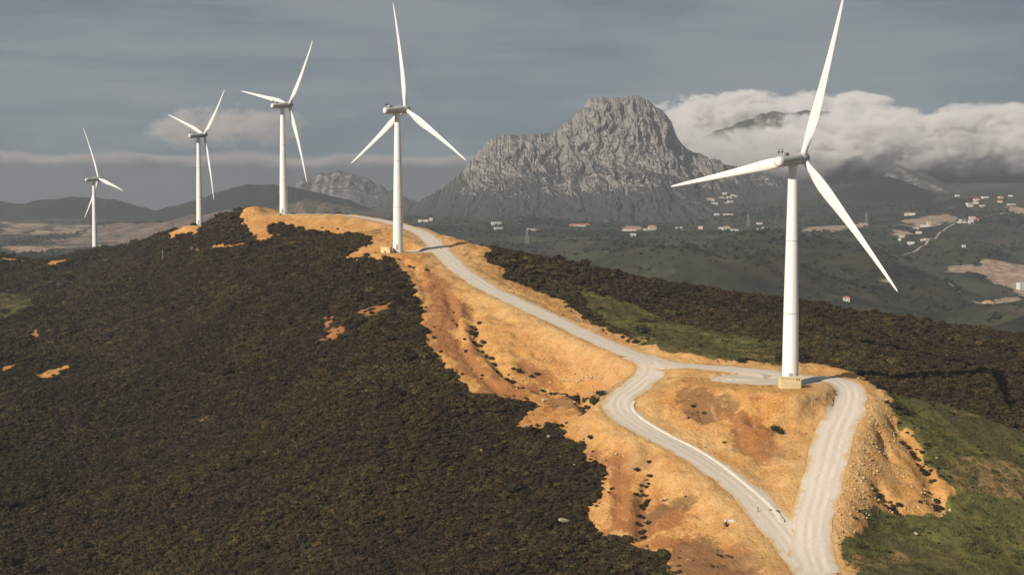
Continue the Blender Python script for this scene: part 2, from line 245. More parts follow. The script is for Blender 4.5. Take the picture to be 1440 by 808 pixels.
GULLIES = [
    
    ([(-14.8, 474.8), (-13.7, 454.8), (-11.2, 437.6), (-6.6, 423.9), (-3.2, 408.9), (1.1, 403.2), (7.8, 401.2), (14.6, 401.5), (21.0, 394.5), (21.2, 357.0)], 2.2, 2.4), 
    ([(-24.8, 494.7), (-21.0, 470.8), (-17.7, 439.7), (-12.0, 411.8), (-4.5, 397.7), (5.5, 395.1)], 1.0, 1.6), 
    ([(-19.4, 484.6), (-16.0, 446.9), (-11.4, 423.8), (-4.5, 403.0), (4.5, 397.9)], -1.1, 2.6), 
    ([(35.3, 322.6), (33.7, 316.1), (32.2, 308.2), (31.1, 300.5), (30.4, 293.2)], 1.6, 2.0), ([(29.1, 324.3), (26.5, 314.5), (25.3, 303.5)], 0.8, 1.8), 
    ([(95.7, 329.6), (95.5, 324.9), (95.9, 321.1)], 1.8, 1.3), ([(102.4, 337.0), (104.4, 326.4), (104.0, 313.6), (102.4, 303.3)], 1.6, 2.2), 
    ([(85.7, 308.1), (89.0, 304.6), (91.7, 300.8)], 1.2, 1.8), ([(47.0, 349.9), (50.8, 342.4), (55.2, 339.9)], 0.9, 3.0), 
    ([(63.9, 335.5), (68.0, 332.2), (72.0, 333.8)], 1.2, 2.2), ([(75.1, 335.1), (80.4, 338.1), (84.3, 342.5)], 1.0, 2.5), 
    ([(-45.6, 546.5), (-37.5, 517.9), (-32.8, 490.4)], 0.8, 1.6), ([(58.0, 333.8), (60.9, 319.1), (63.5, 305.3)], 0.7, 2.5), ]
DARK_SOIL = [
    [(31.7, 304.2), (37.6, 304.1), (44.9, 301.4), (45.2, 297.7), (38.4, 296.2), (31.7, 292.7), (30.5, 295.7)], 
    [(44.2, 351.4), (48.6, 354.4), (59.8, 344.9), (62.0, 340.4), (55.9, 338.0), (51.8, 335.9), (46.8, 341.3)], 
    [(34.9, 287.6), (44.5, 281.9), (52.1, 271.9), (50.3, 247.2), (36.3, 257.0)], 
    [(30.1, 324.7), (35.0, 319.9), (33.5, 310.6), (30.7, 294.4), (29.1, 295.1), (30.9, 309.0)], 
    [(8.9, 398.1), (21.9, 390.7), (23.3, 353.0), (16.6, 371.5), (9.8, 390.8)], 
    [(76.4, 336.9), (84.7, 344.0), (85.4, 343.0), (79.0, 335.7), (74.0, 334.5)], [(-81.7, 669.0), (-63.9, 639.3), (-64.6, 611.9), (-76.7, 642.6)], 
    [(-15.5, 559.1), (-9.5, 572.5), (-8.1, 560.6), (-12.3, 554.1)], ]
RUST_PATCHES = [
    [(-71.5, 467.2), (-73.6, 492.8), (-71.3, 497.9), (-66.0, 477.5), (-59.7, 465.5), (-64.2, 460.2)], 
    [(-59.2, 478.5), (-54.4, 487.7), (-45.8, 489.2), (-42.4, 481.4), (-50.5, 477.1), (-55.6, 474.5)], 
    [(-29.1, 384.5), (-25.9, 385.1), (-24.6, 381.3), (-27.7, 380.6)], [(-118.4, 459.6), (-109.1, 453.1), (-104.3, 443.4), (-113.4, 449.8)], ]
PINK_HILLS_PROFILE = [
    (-1552.0, 44.4), (-1407.3, 58.8), (-1298.8, 66.0), (-1226.5, 73.2), (-1163.5, 67.8), (-1109.7, 55.2), (-1028.3, 64.2), (-988.2, 84.0), 
    (-937.9, 75.0), (-865.6, 85.8), (-793.2, 100.2), (-724.5, 112.8), (-666.9, 107.4), (-577.0, 87.6), (-451.0, 62.4), ]
HILL_SPOTS = [
    (-134.26, 738.0, 116.32), (-90.33, 708.0, 115.69), (-50.12, 645.0, 109.28), (-30.88, 567.0, 100.19), (-8.35, 500.0, 88.05), (19.63, 440.0, 79.1), 
    (37.04, 402.0, 74.29), (41.63, 382.0, 70.77), (30.45, 358.0, 66.41), (32.96, 340.0, 62.19), (47.3, 318.0, 57.11), (57.89, 294.0, 50.66), 
    (63.05, 266.0, 43.89), (59.89, 225.0, 42.67), (84.68, 365.0, 71.53), (90.56, 364.0, 71.46), (93.44, 357.0, 70.58), (92.76, 349.0, 68.54), 
    (88.59, 338.0, 65.59), (82.54, 325.0, 61.8), (77.17, 311.0, 57.62), (72.62, 299.0, 53.23), (68.18, 287.0, 49.37), (65.11, 275.0, 46.04), 
    (64.08, 264.0, 43.7), (46.61, 388.0, 72.62), (56.71, 383.0, 72.37), (67.42, 377.0, 72.27), (76.93, 372.0, 72.06), (85.7, 365.0, 71.73), 
    (77.41, 354.0, 70.8), (-50.15, 564.0, 100.29), (-130.69, 734.0, 115.73), (-217.56, 893.0, 107.63), (-352.67, 1083.0, 81.56), 
    (-448.95, 1010.0, 86.39), (-404.14, 1010.0, 83.03), (-381.57, 1040.0, 77.3), (-373.48, 1075.0, 76.46), (-352.69, 1083.0, 80.96), 
    (-328.26, 1055.0, 85.48), (-305.97, 1020.0, 90.03), (-284.47, 985.0, 94.34), (-262.36, 945.0, 98.53), (-238.73, 915.0, 103.27), 
    (-217.56, 893.0, 107.63), (-177.4, 780.0, 114.82), (-154.3, 742.0, 119.18), (-132.64, 745.0, 116.49), (-114.15, 735.0, 116.54), 
    (-91.34, 716.0, 116.04), (-68.91, 690.0, 113.12), (-43.29, 650.0, 109.56), (-27.19, 612.0, 105.08), (-9.67, 580.0, 101.35), (15.62, 562.0, 96.61), 
    (39.92, 552.0, 91.81), (69.89, 546.0, 86.94), (99.42, 541.0, 82.72), (128.4, 536.0, 79.17), (155.4, 526.0, 74.93), (181.31, 516.0, 71.46), 
    (203.28, 506.0, 68.71), (229.79, 490.0, 65.94), (-325.82, 1000.0, 75.6), (-344.8, 1000.0, 72.27), (-301.52, 960.0, 80.59), (-384.45, 960.0, 72.04), 
    (-356.7, 890.0, 64.13), (-311.94, 800.0, 60.85), (-257.08, 640.0, 56.57), (-209.53, 520.0, 42.16), (-171.97, 425.0, 27.51), (-144.29, 355.0, 16.79), 
    (-341.55, 930.0, 66.8), (-272.2, 740.0, 59.08), (-295.53, 900.0, 66.01), (-230.25, 700.0, 58.46), (-187.95, 570.0, 47.51), (-155.51, 470.0, 33.71), 
    (-117.24, 352.0, 17.66), (-265.16, 900.0, 83.55), (-229.66, 880.0, 100.0), (-203.75, 780.0, 90.58), (-170.14, 650.0, 73.75), (-136.59, 520.0, 53.87), 
    (-113.42, 430.0, 36.18), (-91.54, 345.0, 19.7), (-164.29, 740.0, 108.52), (-147.34, 680.0, 98.13), (-124.32, 700.0, 109.14), (-115.54, 650.0, 100.9), 
    (-101.52, 570.0, 85.8), (-84.0, 470.0, 65.51), (-70.89, 395.0, 47.48), (-58.71, 325.0, 25.51), (-87.95, 660.0, 106.1), (-76.08, 570.0, 92.16), 
    (-48.22, 542.0, 95.94), (-43.66, 490.0, 85.14), (-37.98, 425.0, 70.73), (-32.75, 365.0, 52.99), (-27.55, 305.0, 31.33), (-4.56, 408.0, 66.96), 
    (-4.34, 388.0, 60.82), (-3.87, 345.0, 50.79), (-3.27, 290.0, 35.69), (-21.62, 485.0, 82.78), (-16.21, 447.0, 75.7), (-11.84, 424.0, 69.65), 
    (8.95, 400.0, 62.83), (17.99, 402.0, 63.22), (25.22, 392.0, 62.87), (15.78, 352.0, 59.36), (24.0, 329.0, 55.87), (30.98, 306.0, 49.92), 
    (37.33, 288.0, 44.19), (28.25, 278.0, 39.18), (43.44, 275.0, 42.89), (48.99, 290.0, 47.8), (17.33, 308.0, 45.96), (41.02, 304.0, 52.11), 
    (55.91, 357.0, 69.58), (69.31, 344.0, 68.12), (46.29, 352.0, 67.7), (52.72, 336.0, 62.11), (65.43, 324.0, 59.6), (64.92, 304.0, 53.84), 
    (45.32, 337.0, 62.89), (60.24, 336.0, 64.01), (74.42, 332.0, 62.8), (103.81, 350.0, 67.61), (94.39, 330.0, 59.41), (106.44, 327.0, 56.26), 
    (99.81, 306.0, 49.92), (85.8, 293.0, 46.22), (89.06, 272.0, 40.92), (114.62, 282.0, 38.02), (129.57, 320.0, 46.72), (148.49, 368.0, 56.6), 
    (171.13, 425.0, 61.17), (130.54, 370.0, 60.44), (140.91, 435.0, 69.57), (108.59, 405.0, 71.91), (105.59, 440.0, 73.92), (82.85, 450.0, 75.4), 
    (86.59, 408.0, 72.7), (57.12, 445.0, 73.9), (48.17, 480.0, 77.8), (37.65, 520.0, 83.0), (52.13, 520.0, 83.0), (79.59, 510.0, 78.01), 
    (141.93, 480.0, 72.42), (188.99, 470.0, 65.51), (18.03, 540.0, 87.6), (0.0, 548.0, 92.62), (-9.34, 560.0, 98.88), (8.35, 500.0, 85.82), 
    (28.82, 470.0, 78.68), (-468.95, 1055.0, 75.9), (-506.74, 1140.0, 40.07), (-573.41, 1290.0, -27.92), (-422.14, 1055.0, 72.38), 
    (-456.16, 1140.0, 36.27), (-516.18, 1290.0, -32.22), (-398.08, 1085.0, 66.45), (-429.27, 1170.0, 29.96), (-484.3, 1320.0, -39.2), 
    (-389.12, 1120.0, 65.64), (-418.65, 1205.0, 29.2), (-470.76, 1355.0, -39.88), (-367.34, 1128.0, 70.33), (-395.02, 1213.0, 34.27), 
    (-443.87, 1363.0, -34.14), (-342.26, 1100.0, 75.01), (-368.7, 1185.0, 39.23), (-415.38, 1335.0, -28.68), (-319.47, 1065.0, 79.71), 
    (-344.96, 1150.0, 44.21), (-389.96, 1300.0, -23.2), (-297.46, 1030.0, 84.17), (-322.01, 1115.0, 48.95), (-365.33, 1265.0, -17.96), 
    (-274.86, 990.0, 88.51), (-298.46, 1075.0, 53.57), (-340.1, 1225.0, -12.83), (-250.47, 960.0, 93.45), (-272.64, 1045.0, 58.89), 
    (-311.78, 1195.0, -6.85), (-228.52, 938.0, 98.01), (-249.23, 1023.0, 63.83), (-285.78, 1173.0, -1.24), (-187.63, 825.0, 105.52), 
    (-206.96, 910.0, 71.95), (-241.08, 1060.0, 7.96), (-163.65, 787.0, 110.13), (-181.33, 872.0, 77.03), (-212.52, 1022.0, 13.87), 
    (-140.65, 790.0, 107.28), (-155.79, 875.0, 73.88), (-182.49, 1025.0, 10.18), (-121.13, 780.0, 107.33), (-134.34, 865.0, 73.93), 
    (-157.63, 1015.0, 10.22), (-97.08, 761.0, 106.79), (-107.93, 846.0, 73.32), (-127.06, 996.0, 9.49), (-73.4, 735.0, 103.67), (-81.89, 820.0, 69.83), 
    (-96.87, 970.0, 5.33), (-46.29, 695.0, 99.83), (-51.95, 780.0, 65.47), (-61.94, 930.0, 0.06), (-29.19, 657.0, 94.98), (-32.96, 742.0, 59.9), 
    (-39.63, 892.0, -6.75), (-10.42, 625.0, 90.9), (-11.83, 710.0, 55.16), (-14.33, 860.0, -12.66), (16.87, 607.0, 85.74), (19.23, 692.0, 49.2), 
    (23.4, 842.0, -20.04), (43.17, 597.0, 80.51), (49.32, 682.0, 43.17), (60.16, 832.0, -27.5), (75.65, 591.0, 75.22), (86.54, 676.0, 37.07), 
    (105.74, 826.0, -35.01), (107.69, 586.0, 70.61), (123.31, 671.0, 31.76), (150.87, 821.0, -41.58), (139.18, 581.0, 66.74), (159.55, 666.0, 27.27), 
    (195.48, 816.0, -47.16), (168.7, 571.0, 62.08), (193.81, 656.0, 21.79), (238.13, 806.0, -54.06), (197.12, 561.0, 58.22), (226.98, 646.0, 17.23), 
    (279.69, 796.0, -59.88), (221.36, 551.0, 55.15), (255.51, 636.0, 13.54), (315.77, 786.0, -64.67), (250.9, 535.0, 51.97), (290.76, 620.0, 9.6), 
    (361.1, 770.0, -69.95), (-480, 205, 20), (-480, 120, 2), (-480, 20, -15), (-300, 205, 20), (-300, 120, 2), (-300, 20, -15), (-130, 205, 20), 
    (-130, 120, 2), (-130, 20, -15), (0, 205, 23.0), (0, 120, 5.0), (0, 20, -12.0), (120, 120, 8.6), (120, 20, -8.4), (260, 120, 12.8), (260, 20, -4.2), 
    (400, 120, 17.0), (400, 20, 0.0), (110, 205, 30.0), (40, 205, 26.0), (230, 205, 24.0), (-480, 420, 10.0), (-560, 650, 12.0), (-640, 900, 30.0), 
    (420, 330, 22.0), (520, 450, 22.0), (560, 560, 5.0), (480, 200, 14.0), ]
ROAD_MAIN = [
    (-134.26, 738.0, 116.32), (-112.91, 727.0, 116.38), (-90.33, 708.0, 115.69), (-67.91, 680.0, 112.85), (-50.12, 645.0, 109.28), 
    (-38.97, 605.0, 105.58), (-30.88, 567.0, 100.19), (-22.31, 535.0, 94.46), (-8.35, 500.0, 88.05), (6.52, 468.0, 83.3), (19.63, 440.0, 79.1), 
    (30.26, 417.0, 75.86), (37.04, 402.0, 74.29), (41.61, 392.0, 72.79), (41.63, 382.0, 70.77), (36.12, 369.0, 68.3), (30.45, 358.0, 66.41), 
    (29.71, 349.0, 64.41), (32.96, 340.0, 62.19), (39.67, 329.0, 59.97), (47.3, 318.0, 57.11), (53.3, 306.0, 54.1), (57.89, 294.0, 50.66), 
    (60.96, 281.0, 46.83), (63.05, 266.0, 43.89), (62.87, 250.0, 42.72), (59.89, 225.0, 42.67), ]
ROAD_LOOP = [
    (84.68, 365.0, 71.53), (90.56, 364.0, 71.46), (93.44, 357.0, 70.58), (92.76, 349.0, 68.54), (88.59, 338.0, 65.59), (82.54, 325.0, 61.8), 
    (77.17, 311.0, 57.62), (72.62, 299.0, 53.23), (68.18, 287.0, 49.37), (65.11, 275.0, 46.04), (64.08, 264.0, 43.7), ]
ROAD_PAD = [
    (38.46, 398.0, 73.63), (46.61, 388.0, 72.62), (56.71, 383.0, 72.37), (67.42, 377.0, 72.27), (76.93, 372.0, 72.06), (85.7, 365.0, 71.73), ]
PADS = [
    (77.41, 354.0, 13.0, 70.8), (-50.15, 564.0, 11.0, 100.29), (-130.69, 734.0, 9.0, 115.73), (-217.56, 893.0, 5.0, 107.63), 
    (-352.67, 1083.0, 5.0, 81.56), (66.01, 369.0, 8.0, 71.83), (62.41, 361.0, 11.0, 70.8), (83.41, 364.0, 11.0, 70.8), ]
VALLEY_SPOTS = [
    (582.45, 1450.0, -23.72), (549.56, 1700.0, -21.85), (756.91, 2000.0, 0.02), (1000.07, 2500.0, 39.59), (1277.88, 3200.0, 105.83), 
    (1396.62, 3500.0, 147.1), (869.46, 2700.0, 63.15), (997.34, 3100.0, 101.12), (611.74, 2900.0, 66.98), (289.74, 2900.0, 71.8), (-32.19, 2900.0, 71.8), 
    (-152.66, 2750.0, 68.2), (97.78, 2200.0, 49.24), (180.2, 1800.0, 32.07), (233.79, 1500.0, 25.83), (443.52, 2100.0, 40.79), (454.15, 1700.0, 18.01), 
    (-275.21, 3100.0, 85.66), (637.67, 3900.0, 145.89), (565.77, 3400.0, 101.18), (787.03, 3300.0, 105.39), (1281.48, 3400.0, 140.69), 
    (1253.51, 3900.0, 156.67), (1163.73, 4000.0, 157.61), (-36.62, 3300.0, 90.76), (238.02, 3300.0, 87.11), (-929.81, 2700.0, 45.16), 
    (-960.13, 2400.0, 40.14), (-837.31, 2900.0, 55.72), (-1153.09, 3100.0, 58.16), (-769.15, 3300.0, 76.13), (-1478.16, 3700.0, 79.02), 
    (-1067.52, 3700.0, 81.07), (-656.82, 3700.0, 91.32), (-426.22, 3200.0, 73.91), (-299.71, 3000.0, 73.47), (-678.82, 2600.0, 43.6), 
    (-761.36, 1900.0, 6.02), (-634.03, 2000.0, 22.3), (-1399.13, 3000.0, 56.83), (-1724.52, 3700.0, 79.02), (-2700, 4800.0, 135.0), 
    (-1500, 4800.0, 118.0), (-600, 4800.0, 112.0), (0, 4800.0, 130.0), (700, 4800.0, 190.0), (1500, 4800.0, 210.0), (2700, 4800.0, 220.0), 
    (-2700, 1200.0, -40.0), (-1200, 1200.0, -40.0), (-500, 1200.0, -80.0), (0, 1200.0, -70.0), (500, 1200.0, -80.0), (1200, 1200.0, -60.0), 
    (2700, 1200.0, -20.0), (-2700, 0.0, -60.0), (-1200, 0.0, -90.0), (0, 0.0, -110.0), (1200, 0.0, -90.0), (2700, 0.0, -60.0), (-2700, 2500.0, -10.0), 
    (-1600, 2500.0, -20.0), (2000, 2500.0, 20.0), (2700, 2500.0, 40.0), ]

# ---------------------------------------------------------------- numeric helpers
def _hash(ix, iy, seed):
    h = (ix.astype(np.int64) * 374761393 + iy.astype(np.int64) * 668265263 + seed * 974711) & 0xFFFFFFFF
    h = ((h ^ (h >> 13)) * 1274126177) & 0xFFFFFFFF
    return ((h ^ (h >> 16)) & 0xFFFFFF) / float(0x1000000)

def noise2(x, y, seed=0):
    """gradient noise, about -1..1"""
    x = np.asarray(x, float); y = np.asarray(y, float)
    ix = np.floor(x); iy = np.floor(y); fx = x - ix; fy = y - iy
    u = fx * fx * fx * (fx * (fx * 6 - 15) + 10); v = fy * fy * fy * (fy * (fy * 6 - 15) + 10)
    def g(dx, dy):
        a = _hash(ix + dx, iy + dy, seed) * 2 * np.pi
        return np.cos(a) * (fx - dx) + np.sin(a) * (fy - dy)
    a = g(0, 0); b = g(1, 0); c = g(0, 1); d = g(1, 1)
    return 1.5 * ((a * (1 - u) + b * u) * (1 - v) + (c * (1 - u) + d * u) * v)

def fbm(x, y, octv=4, seed=0, gain=0.5, lac=2.03):
    s = 0.0; amp = 1.0
    for i in range(octv):
        s = s + amp * noise2(x, y, seed + i * 17); amp *= gain; x = x * lac + 13.1; y = y * lac + 7.7
    return s

def ridged(x, y, octv=4, seed=0, gain=0.55, lac=2.1):
    s = 0.0; amp = 1.0; tot = 0.0
    for i in range(octv):
        s = s + amp * (1 - np.abs(noise2(x, y, seed + i * 31)) * 1.6); tot += amp; amp *= gain
        x = x * lac + 3.3; y = y * lac + 9.1
    return s / tot

def sstep(a, b, x):
    t = np.clip((x - a) / (b - a), 0, 1)
    return t * t * (3 - 2 * t)

def in_poly(px, py, poly):
    c = np.zeros(px.shape, bool); n = len(poly)
    for i in range(n):
        x1, y1 = poly[i]; x2, y2 = poly[(i + 1) % n]
        if y1 == y2: continue
        m = ((y1 > py) != (y2 > py)) & (px < (x2 - x1) * (py - y1) / (y2 - y1) + x1)
        c ^= m
    return c

class ThinPlate:
    """smooth surface z(x, y) through surveyed spot heights"""
    def __init__(self, pts, smooth=0.0, unit=100.0):
        P = np.array(pts, float); self.u = unit
        self.p = P[:, :2] / unit; n = len(P)
        A = np.zeros((n + 3, n + 3)); A[:n, :n] = self._k(self.p[:, None, :] - self.p[None, :, :]) + np.eye(n) * smooth
        A[:n, n] = 1; A[:n, n + 1:] = self.p; A[n, :n] = 1; A[n + 1:, :n] = self.p.T
        self.w = np.linalg.solve(A, np.concatenate([P[:, 2], [0, 0, 0]]))
    @staticmethod
    def _k(d):
        r2 = (d * d).sum(-1)
        return 0.5 * r2 * np.log(np.maximum(r2, 1e-12))
    def __call__(self, x, y):
        x = np.asarray(x, float); sh = x.shape
        q = np.stack([x.ravel(), np.asarray(y, float).ravel()], -1) / self.u
        out = np.empty(len(q)); n = len(self.p)
        for i in range(0, len(q), 20000):
            b = q[i:i + 20000]
            out[i:i + 20000] = self._k(b[:, None, :] - self.p[None]) @ self.w[:n] + self.w[n] + b @ self.w[n + 1:]
        return out.reshape(sh)

def smooth_line(pts, step=3.0):
    """Catmull-Rom through the points, resampled evenly"""
    P = np.array(pts, float); P = np.vstack([2 * P[0] - P[1], P, 2 * P[-1] - P[-2]]); out = []
    for i in range(1, len(P) - 2):
        for t in np.linspace(0, 1, 24, endpoint=False):
            a, b, c, d = P[i - 1], P[i], P[i + 1], P[i + 2]
            out.append(0.5 * (2 * b + (c - a) * t + (2 * a - 5 * b + 4 * c - d) * t * t + (3 * b - a - 3 * c + d) * t ** 3))
    out.append(P[-2]); out = np.array(out)
    s = np.concatenate([[0], np.cumsum(np.linalg.norm(np.diff(out[:, :2], axis=0), axis=1))])
    q = np.linspace(0, s[-1], max(2, int(s[-1] / step) + 1))
    return np.stack([np.interp(q, s, out[:, k]) for k in range(out.shape[1])], -1)

def line_dist(x, y, L):
    """distance to a dense polyline and the height of its nearest point"""
    x = np.asarray(x, float); sh = x.shape; x = x.ravel(); y = np.asarray(y, float).ravel()
    d = np.empty(len(x)); z = np.empty(len(x)); A = L[:-1]; D = L[1:] - A; dd = (D[:, :2] ** 2).sum(1)
    for i in range(0, len(x), 20000):
        qx = x[i:i + 20000, None]; qy = y[i:i + 20000, None]
        t = np.clip(((qx - A[:, 0]) * D[:, 0] + (qy - A[:, 1]) * D[:, 1]) / dd, 0, 1)
        r2 = (qx - A[:, 0] - t * D[:, 0]) ** 2 + (qy - A[:, 1] - t * D[:, 1]) ** 2
        k = r2.argmin(1); j = np.arange(len(k))
        d[i:i + 20000] = np.sqrt(r2[j, k]); z[i:i + 20000] = A[k, 2] + t[j, k] * D[k, 2]
    return d.reshape(sh), z.reshape(sh)

class Hill:
    def __init__(self):
        self.tp = ThinPlate(HILL_SPOTS, smooth=0.0008)
        self.lines = [(smooth_line(ROAD_MAIN, 4.0), 4.2), (smooth_line(ROAD_LOOP, 4.0), 4.2), (smooth_line(ROAD_PAD, 4.0), 5.0)]
        self.pads = PADS
    def base(self, x, y):
        return self.tp(x, y)
    def __call__(self, x, y, detail=True):
        x = np.asarray(x, float); y = np.asarray(y, float)
        h = self.base(x, y); near = np.full(x.shape, 1e9); zs = np.zeros(x.shape); ws = np.zeros(x.shape)
        for L, hw in self.lines:
            box = (x > L[:, 0].min() - 30) & (x < L[:, 0].max() + 30) & (y > L[:, 1].min() - 30) & (y < L[:, 1].max() + 30)
            if not box.any(): continue
            d, z = line_dist(x[box], y[box], L); e = np.maximum(d - hw, 0)
            w = np.exp(-(e / 3.0) ** 2) + 1e-9; w = np.where(d < hw, 60.0 / (1 + d), w)
            zs[box] += z * w; ws[box] += w; near[box] = np.minimum(near[box], e)
        for (cx, cy, r, z) in self.pads:
            d = np.hypot(x - cx, y - cy); e = np.maximum(d - r, 0); w = np.exp(-(e / 3.0) ** 2) + 1e-9
            w = np.where(d < r, 12.0, w); zs += z * w; ws += w; near = np.minimum(near, e)
        k = 1 - sstep(0.6, 10.0, near)
        out = h * (1 - k) + np.where(ws > 0, zs / np.maximum(ws, 1e-12), h) * k
        if detail:
            a = sstep(1.0, 8.0, near)
            out = out + a * (0.9 * fbm(x / 26, y / 26, 3, 5) + 0.22 * fbm(x / 5.0, y / 5.0, 2, 9))
            for pts, depth, wid in GULLIES:
                L = np.array(pts); L = smooth_line([(q[0], q[1], 0.0) for q in pts], 3.0)
                box = (x > L[:, 0].min() - 4 * wid) & (x < L[:, 0].max() + 4 * wid) & (y > L[:, 1].min() - 4 * wid) & (y < L[:, 1].max() + 4 * wid)
                if not box.any(): continue
                xb = x[box]; yb = y[box]; d, _ = line_dist(xb, yb, L); d = d + 0.5 * wid * noise2(xb / 4, yb / 4, 21)
                out[box] -= 1.55 * depth * np.exp(-(d / wid) ** 2) * np.minimum(1, near[box] / 3) * (0.7 + 0.5 * noise2(xb / 6, yb / 6, 23))
        return out


# =====================================================================  object helpers
def tag(o, label=None, cat=None, group=None, kind=None):
    for k, v in (('label', label), ('category', cat), ('group', group), ('kind', kind)):
        if v: o[k] = v
    return o
def empty(name, loc, rz=0.0):
    o = bpy.data.objects.new(name, None); COL.objects.link(o); o.location = loc; o.rotation_euler = (0, 0, rz)
    o.empty_display_size = 1; return o
def link(name, me, parent=None, loc=None):
    o = bpy.data.objects.new(name, me); COL.objects.link(o)
    if parent: o.parent = parent
    if loc is not None: o.location = loc
    return o
def mesh(name, verts, faces, mat, smooth=False):
    me = bpy.data.meshes.new(name); me.from_pydata([tuple(v) for v in verts], [], faces); me.update()
    me.materials.append(mat)
    if smooth:
        me.polygons.foreach_set('use_smooth', [True] * len(me.polygons)); me.set_sharp_from_angle(angle=math.radians(40))
    return me
def grid_mesh(name, X, Y, Z, mat, smooth=True):
    ny, nx = X.shape; me = bpy.data.meshes.new(name)
    co = np.stack([X, Y, Z], -1).reshape(-1, 3); me.vertices.add(len(co)); me.vertices.foreach_set('co', co.ravel())
    i = np.arange(ny * nx).reshape(ny, nx); q = np.stack([i[:-1, :-1], i[:-1, 1:], i[1:, 1:], i[1:, :-1]], -1).reshape(-1)
    nf = len(q) // 4; me.loops.add(len(q)); me.loops.foreach_set('vertex_index', q)
    me.polygons.add(nf); me.polygons.foreach_set('loop_start', np.arange(nf) * 4)
    me.update(calc_edges=True); me.polygons.foreach_set('use_smooth', np.full(nf, smooth)); me.materials.append(mat)
    return me
def attr(me, name, vals):
    a = me.attributes.new(name, 'FLOAT', 'POINT'); a.data.foreach_set('value', np.asarray(vals, np.float32).ravel())
def lathe(prof, n=32, cap=True):
    """prof: list of (radius, z)"""
    v = []; f = []
    for r, z in prof:
        for k in range(n):
            a = 2 * math.pi * k / n; v.append((r * math.cos(a), r * math.sin(a), z))
    for i in range(len(prof) - 1):
        for k in range(n):
            k2 = (k + 1) % n; f.append((i * n + k, i * n + k2, (i + 1) * n + k2, (i + 1) * n + k))
    if cap: f.append(tuple(range(n - 1, -1, -1))); f.append(tuple((len(prof) - 1) * n + k for k in range(n)))
    return v, f
def box(x0, x1, y0, y1, z0, z1):
    v = [(x, y, z) for z in (z0, z1) for y in (y0, y1) for x in (x0, x1)]
    return v, [(0, 2, 3, 1), (4, 5, 7, 6), (0, 1, 5, 4), (2, 6, 7, 3), (0, 4, 6, 2), (1, 3, 7, 5)]
def join(parts):
    v = []; f = []
    for pv, pf in parts:
        b = len(v); v += list(pv); f += [tuple(i + b for i in q) for q in pf]
    return v, f
def bevel_mesh(name, vf, mat, w, seg=2):
    me = mesh(name, vf[0], vf[1], mat); bm = bmesh.new(); bm.from_mesh(me)
    bmesh.ops.bevel(bm, geom=bm.edges[:], offset=w, segments=seg, affect='EDGES', profile=0.5); bm.to_mesh(me); bm.free()
    return me

# =====================================================================  materials
def new_mat(name):
    m = bpy.data.materials.new(name); m.use_nodes = True; nt = m.node_tree; nt.nodes.clear()
    out = nd(nt, 'OutputMaterial'); b = nd(nt, 'BsdfPrincipled'); nt.links.new(b.outputs[0], out.inputs[0])
    b.inputs['Roughness'].default_value = 0.9; b.inputs['Specular IOR Level'].default_value = 0.2
    return m, nt, b
def setc(nt, b, c):
    if isinstance(c, bpy.types.NodeSocket): nt.links.new(c, b.inputs['Base Color'])
    else: b.inputs['Base Color'].default_value = (*c, 1)
def bump(nt, b, h, dist, strength=1.0):
    n = nd(nt, 'Bump', {'Height': h, 'Distance': dist, 'Strength': strength}); nt.links.new(n.outputs[0], b.inputs['Normal'])
def obj_co(nt): return nd(nt, 'TexCoord').outputs['Object']
def A(nt, name): return nd(nt, 'Attribute', attribute_name=name).outputs['Fac']

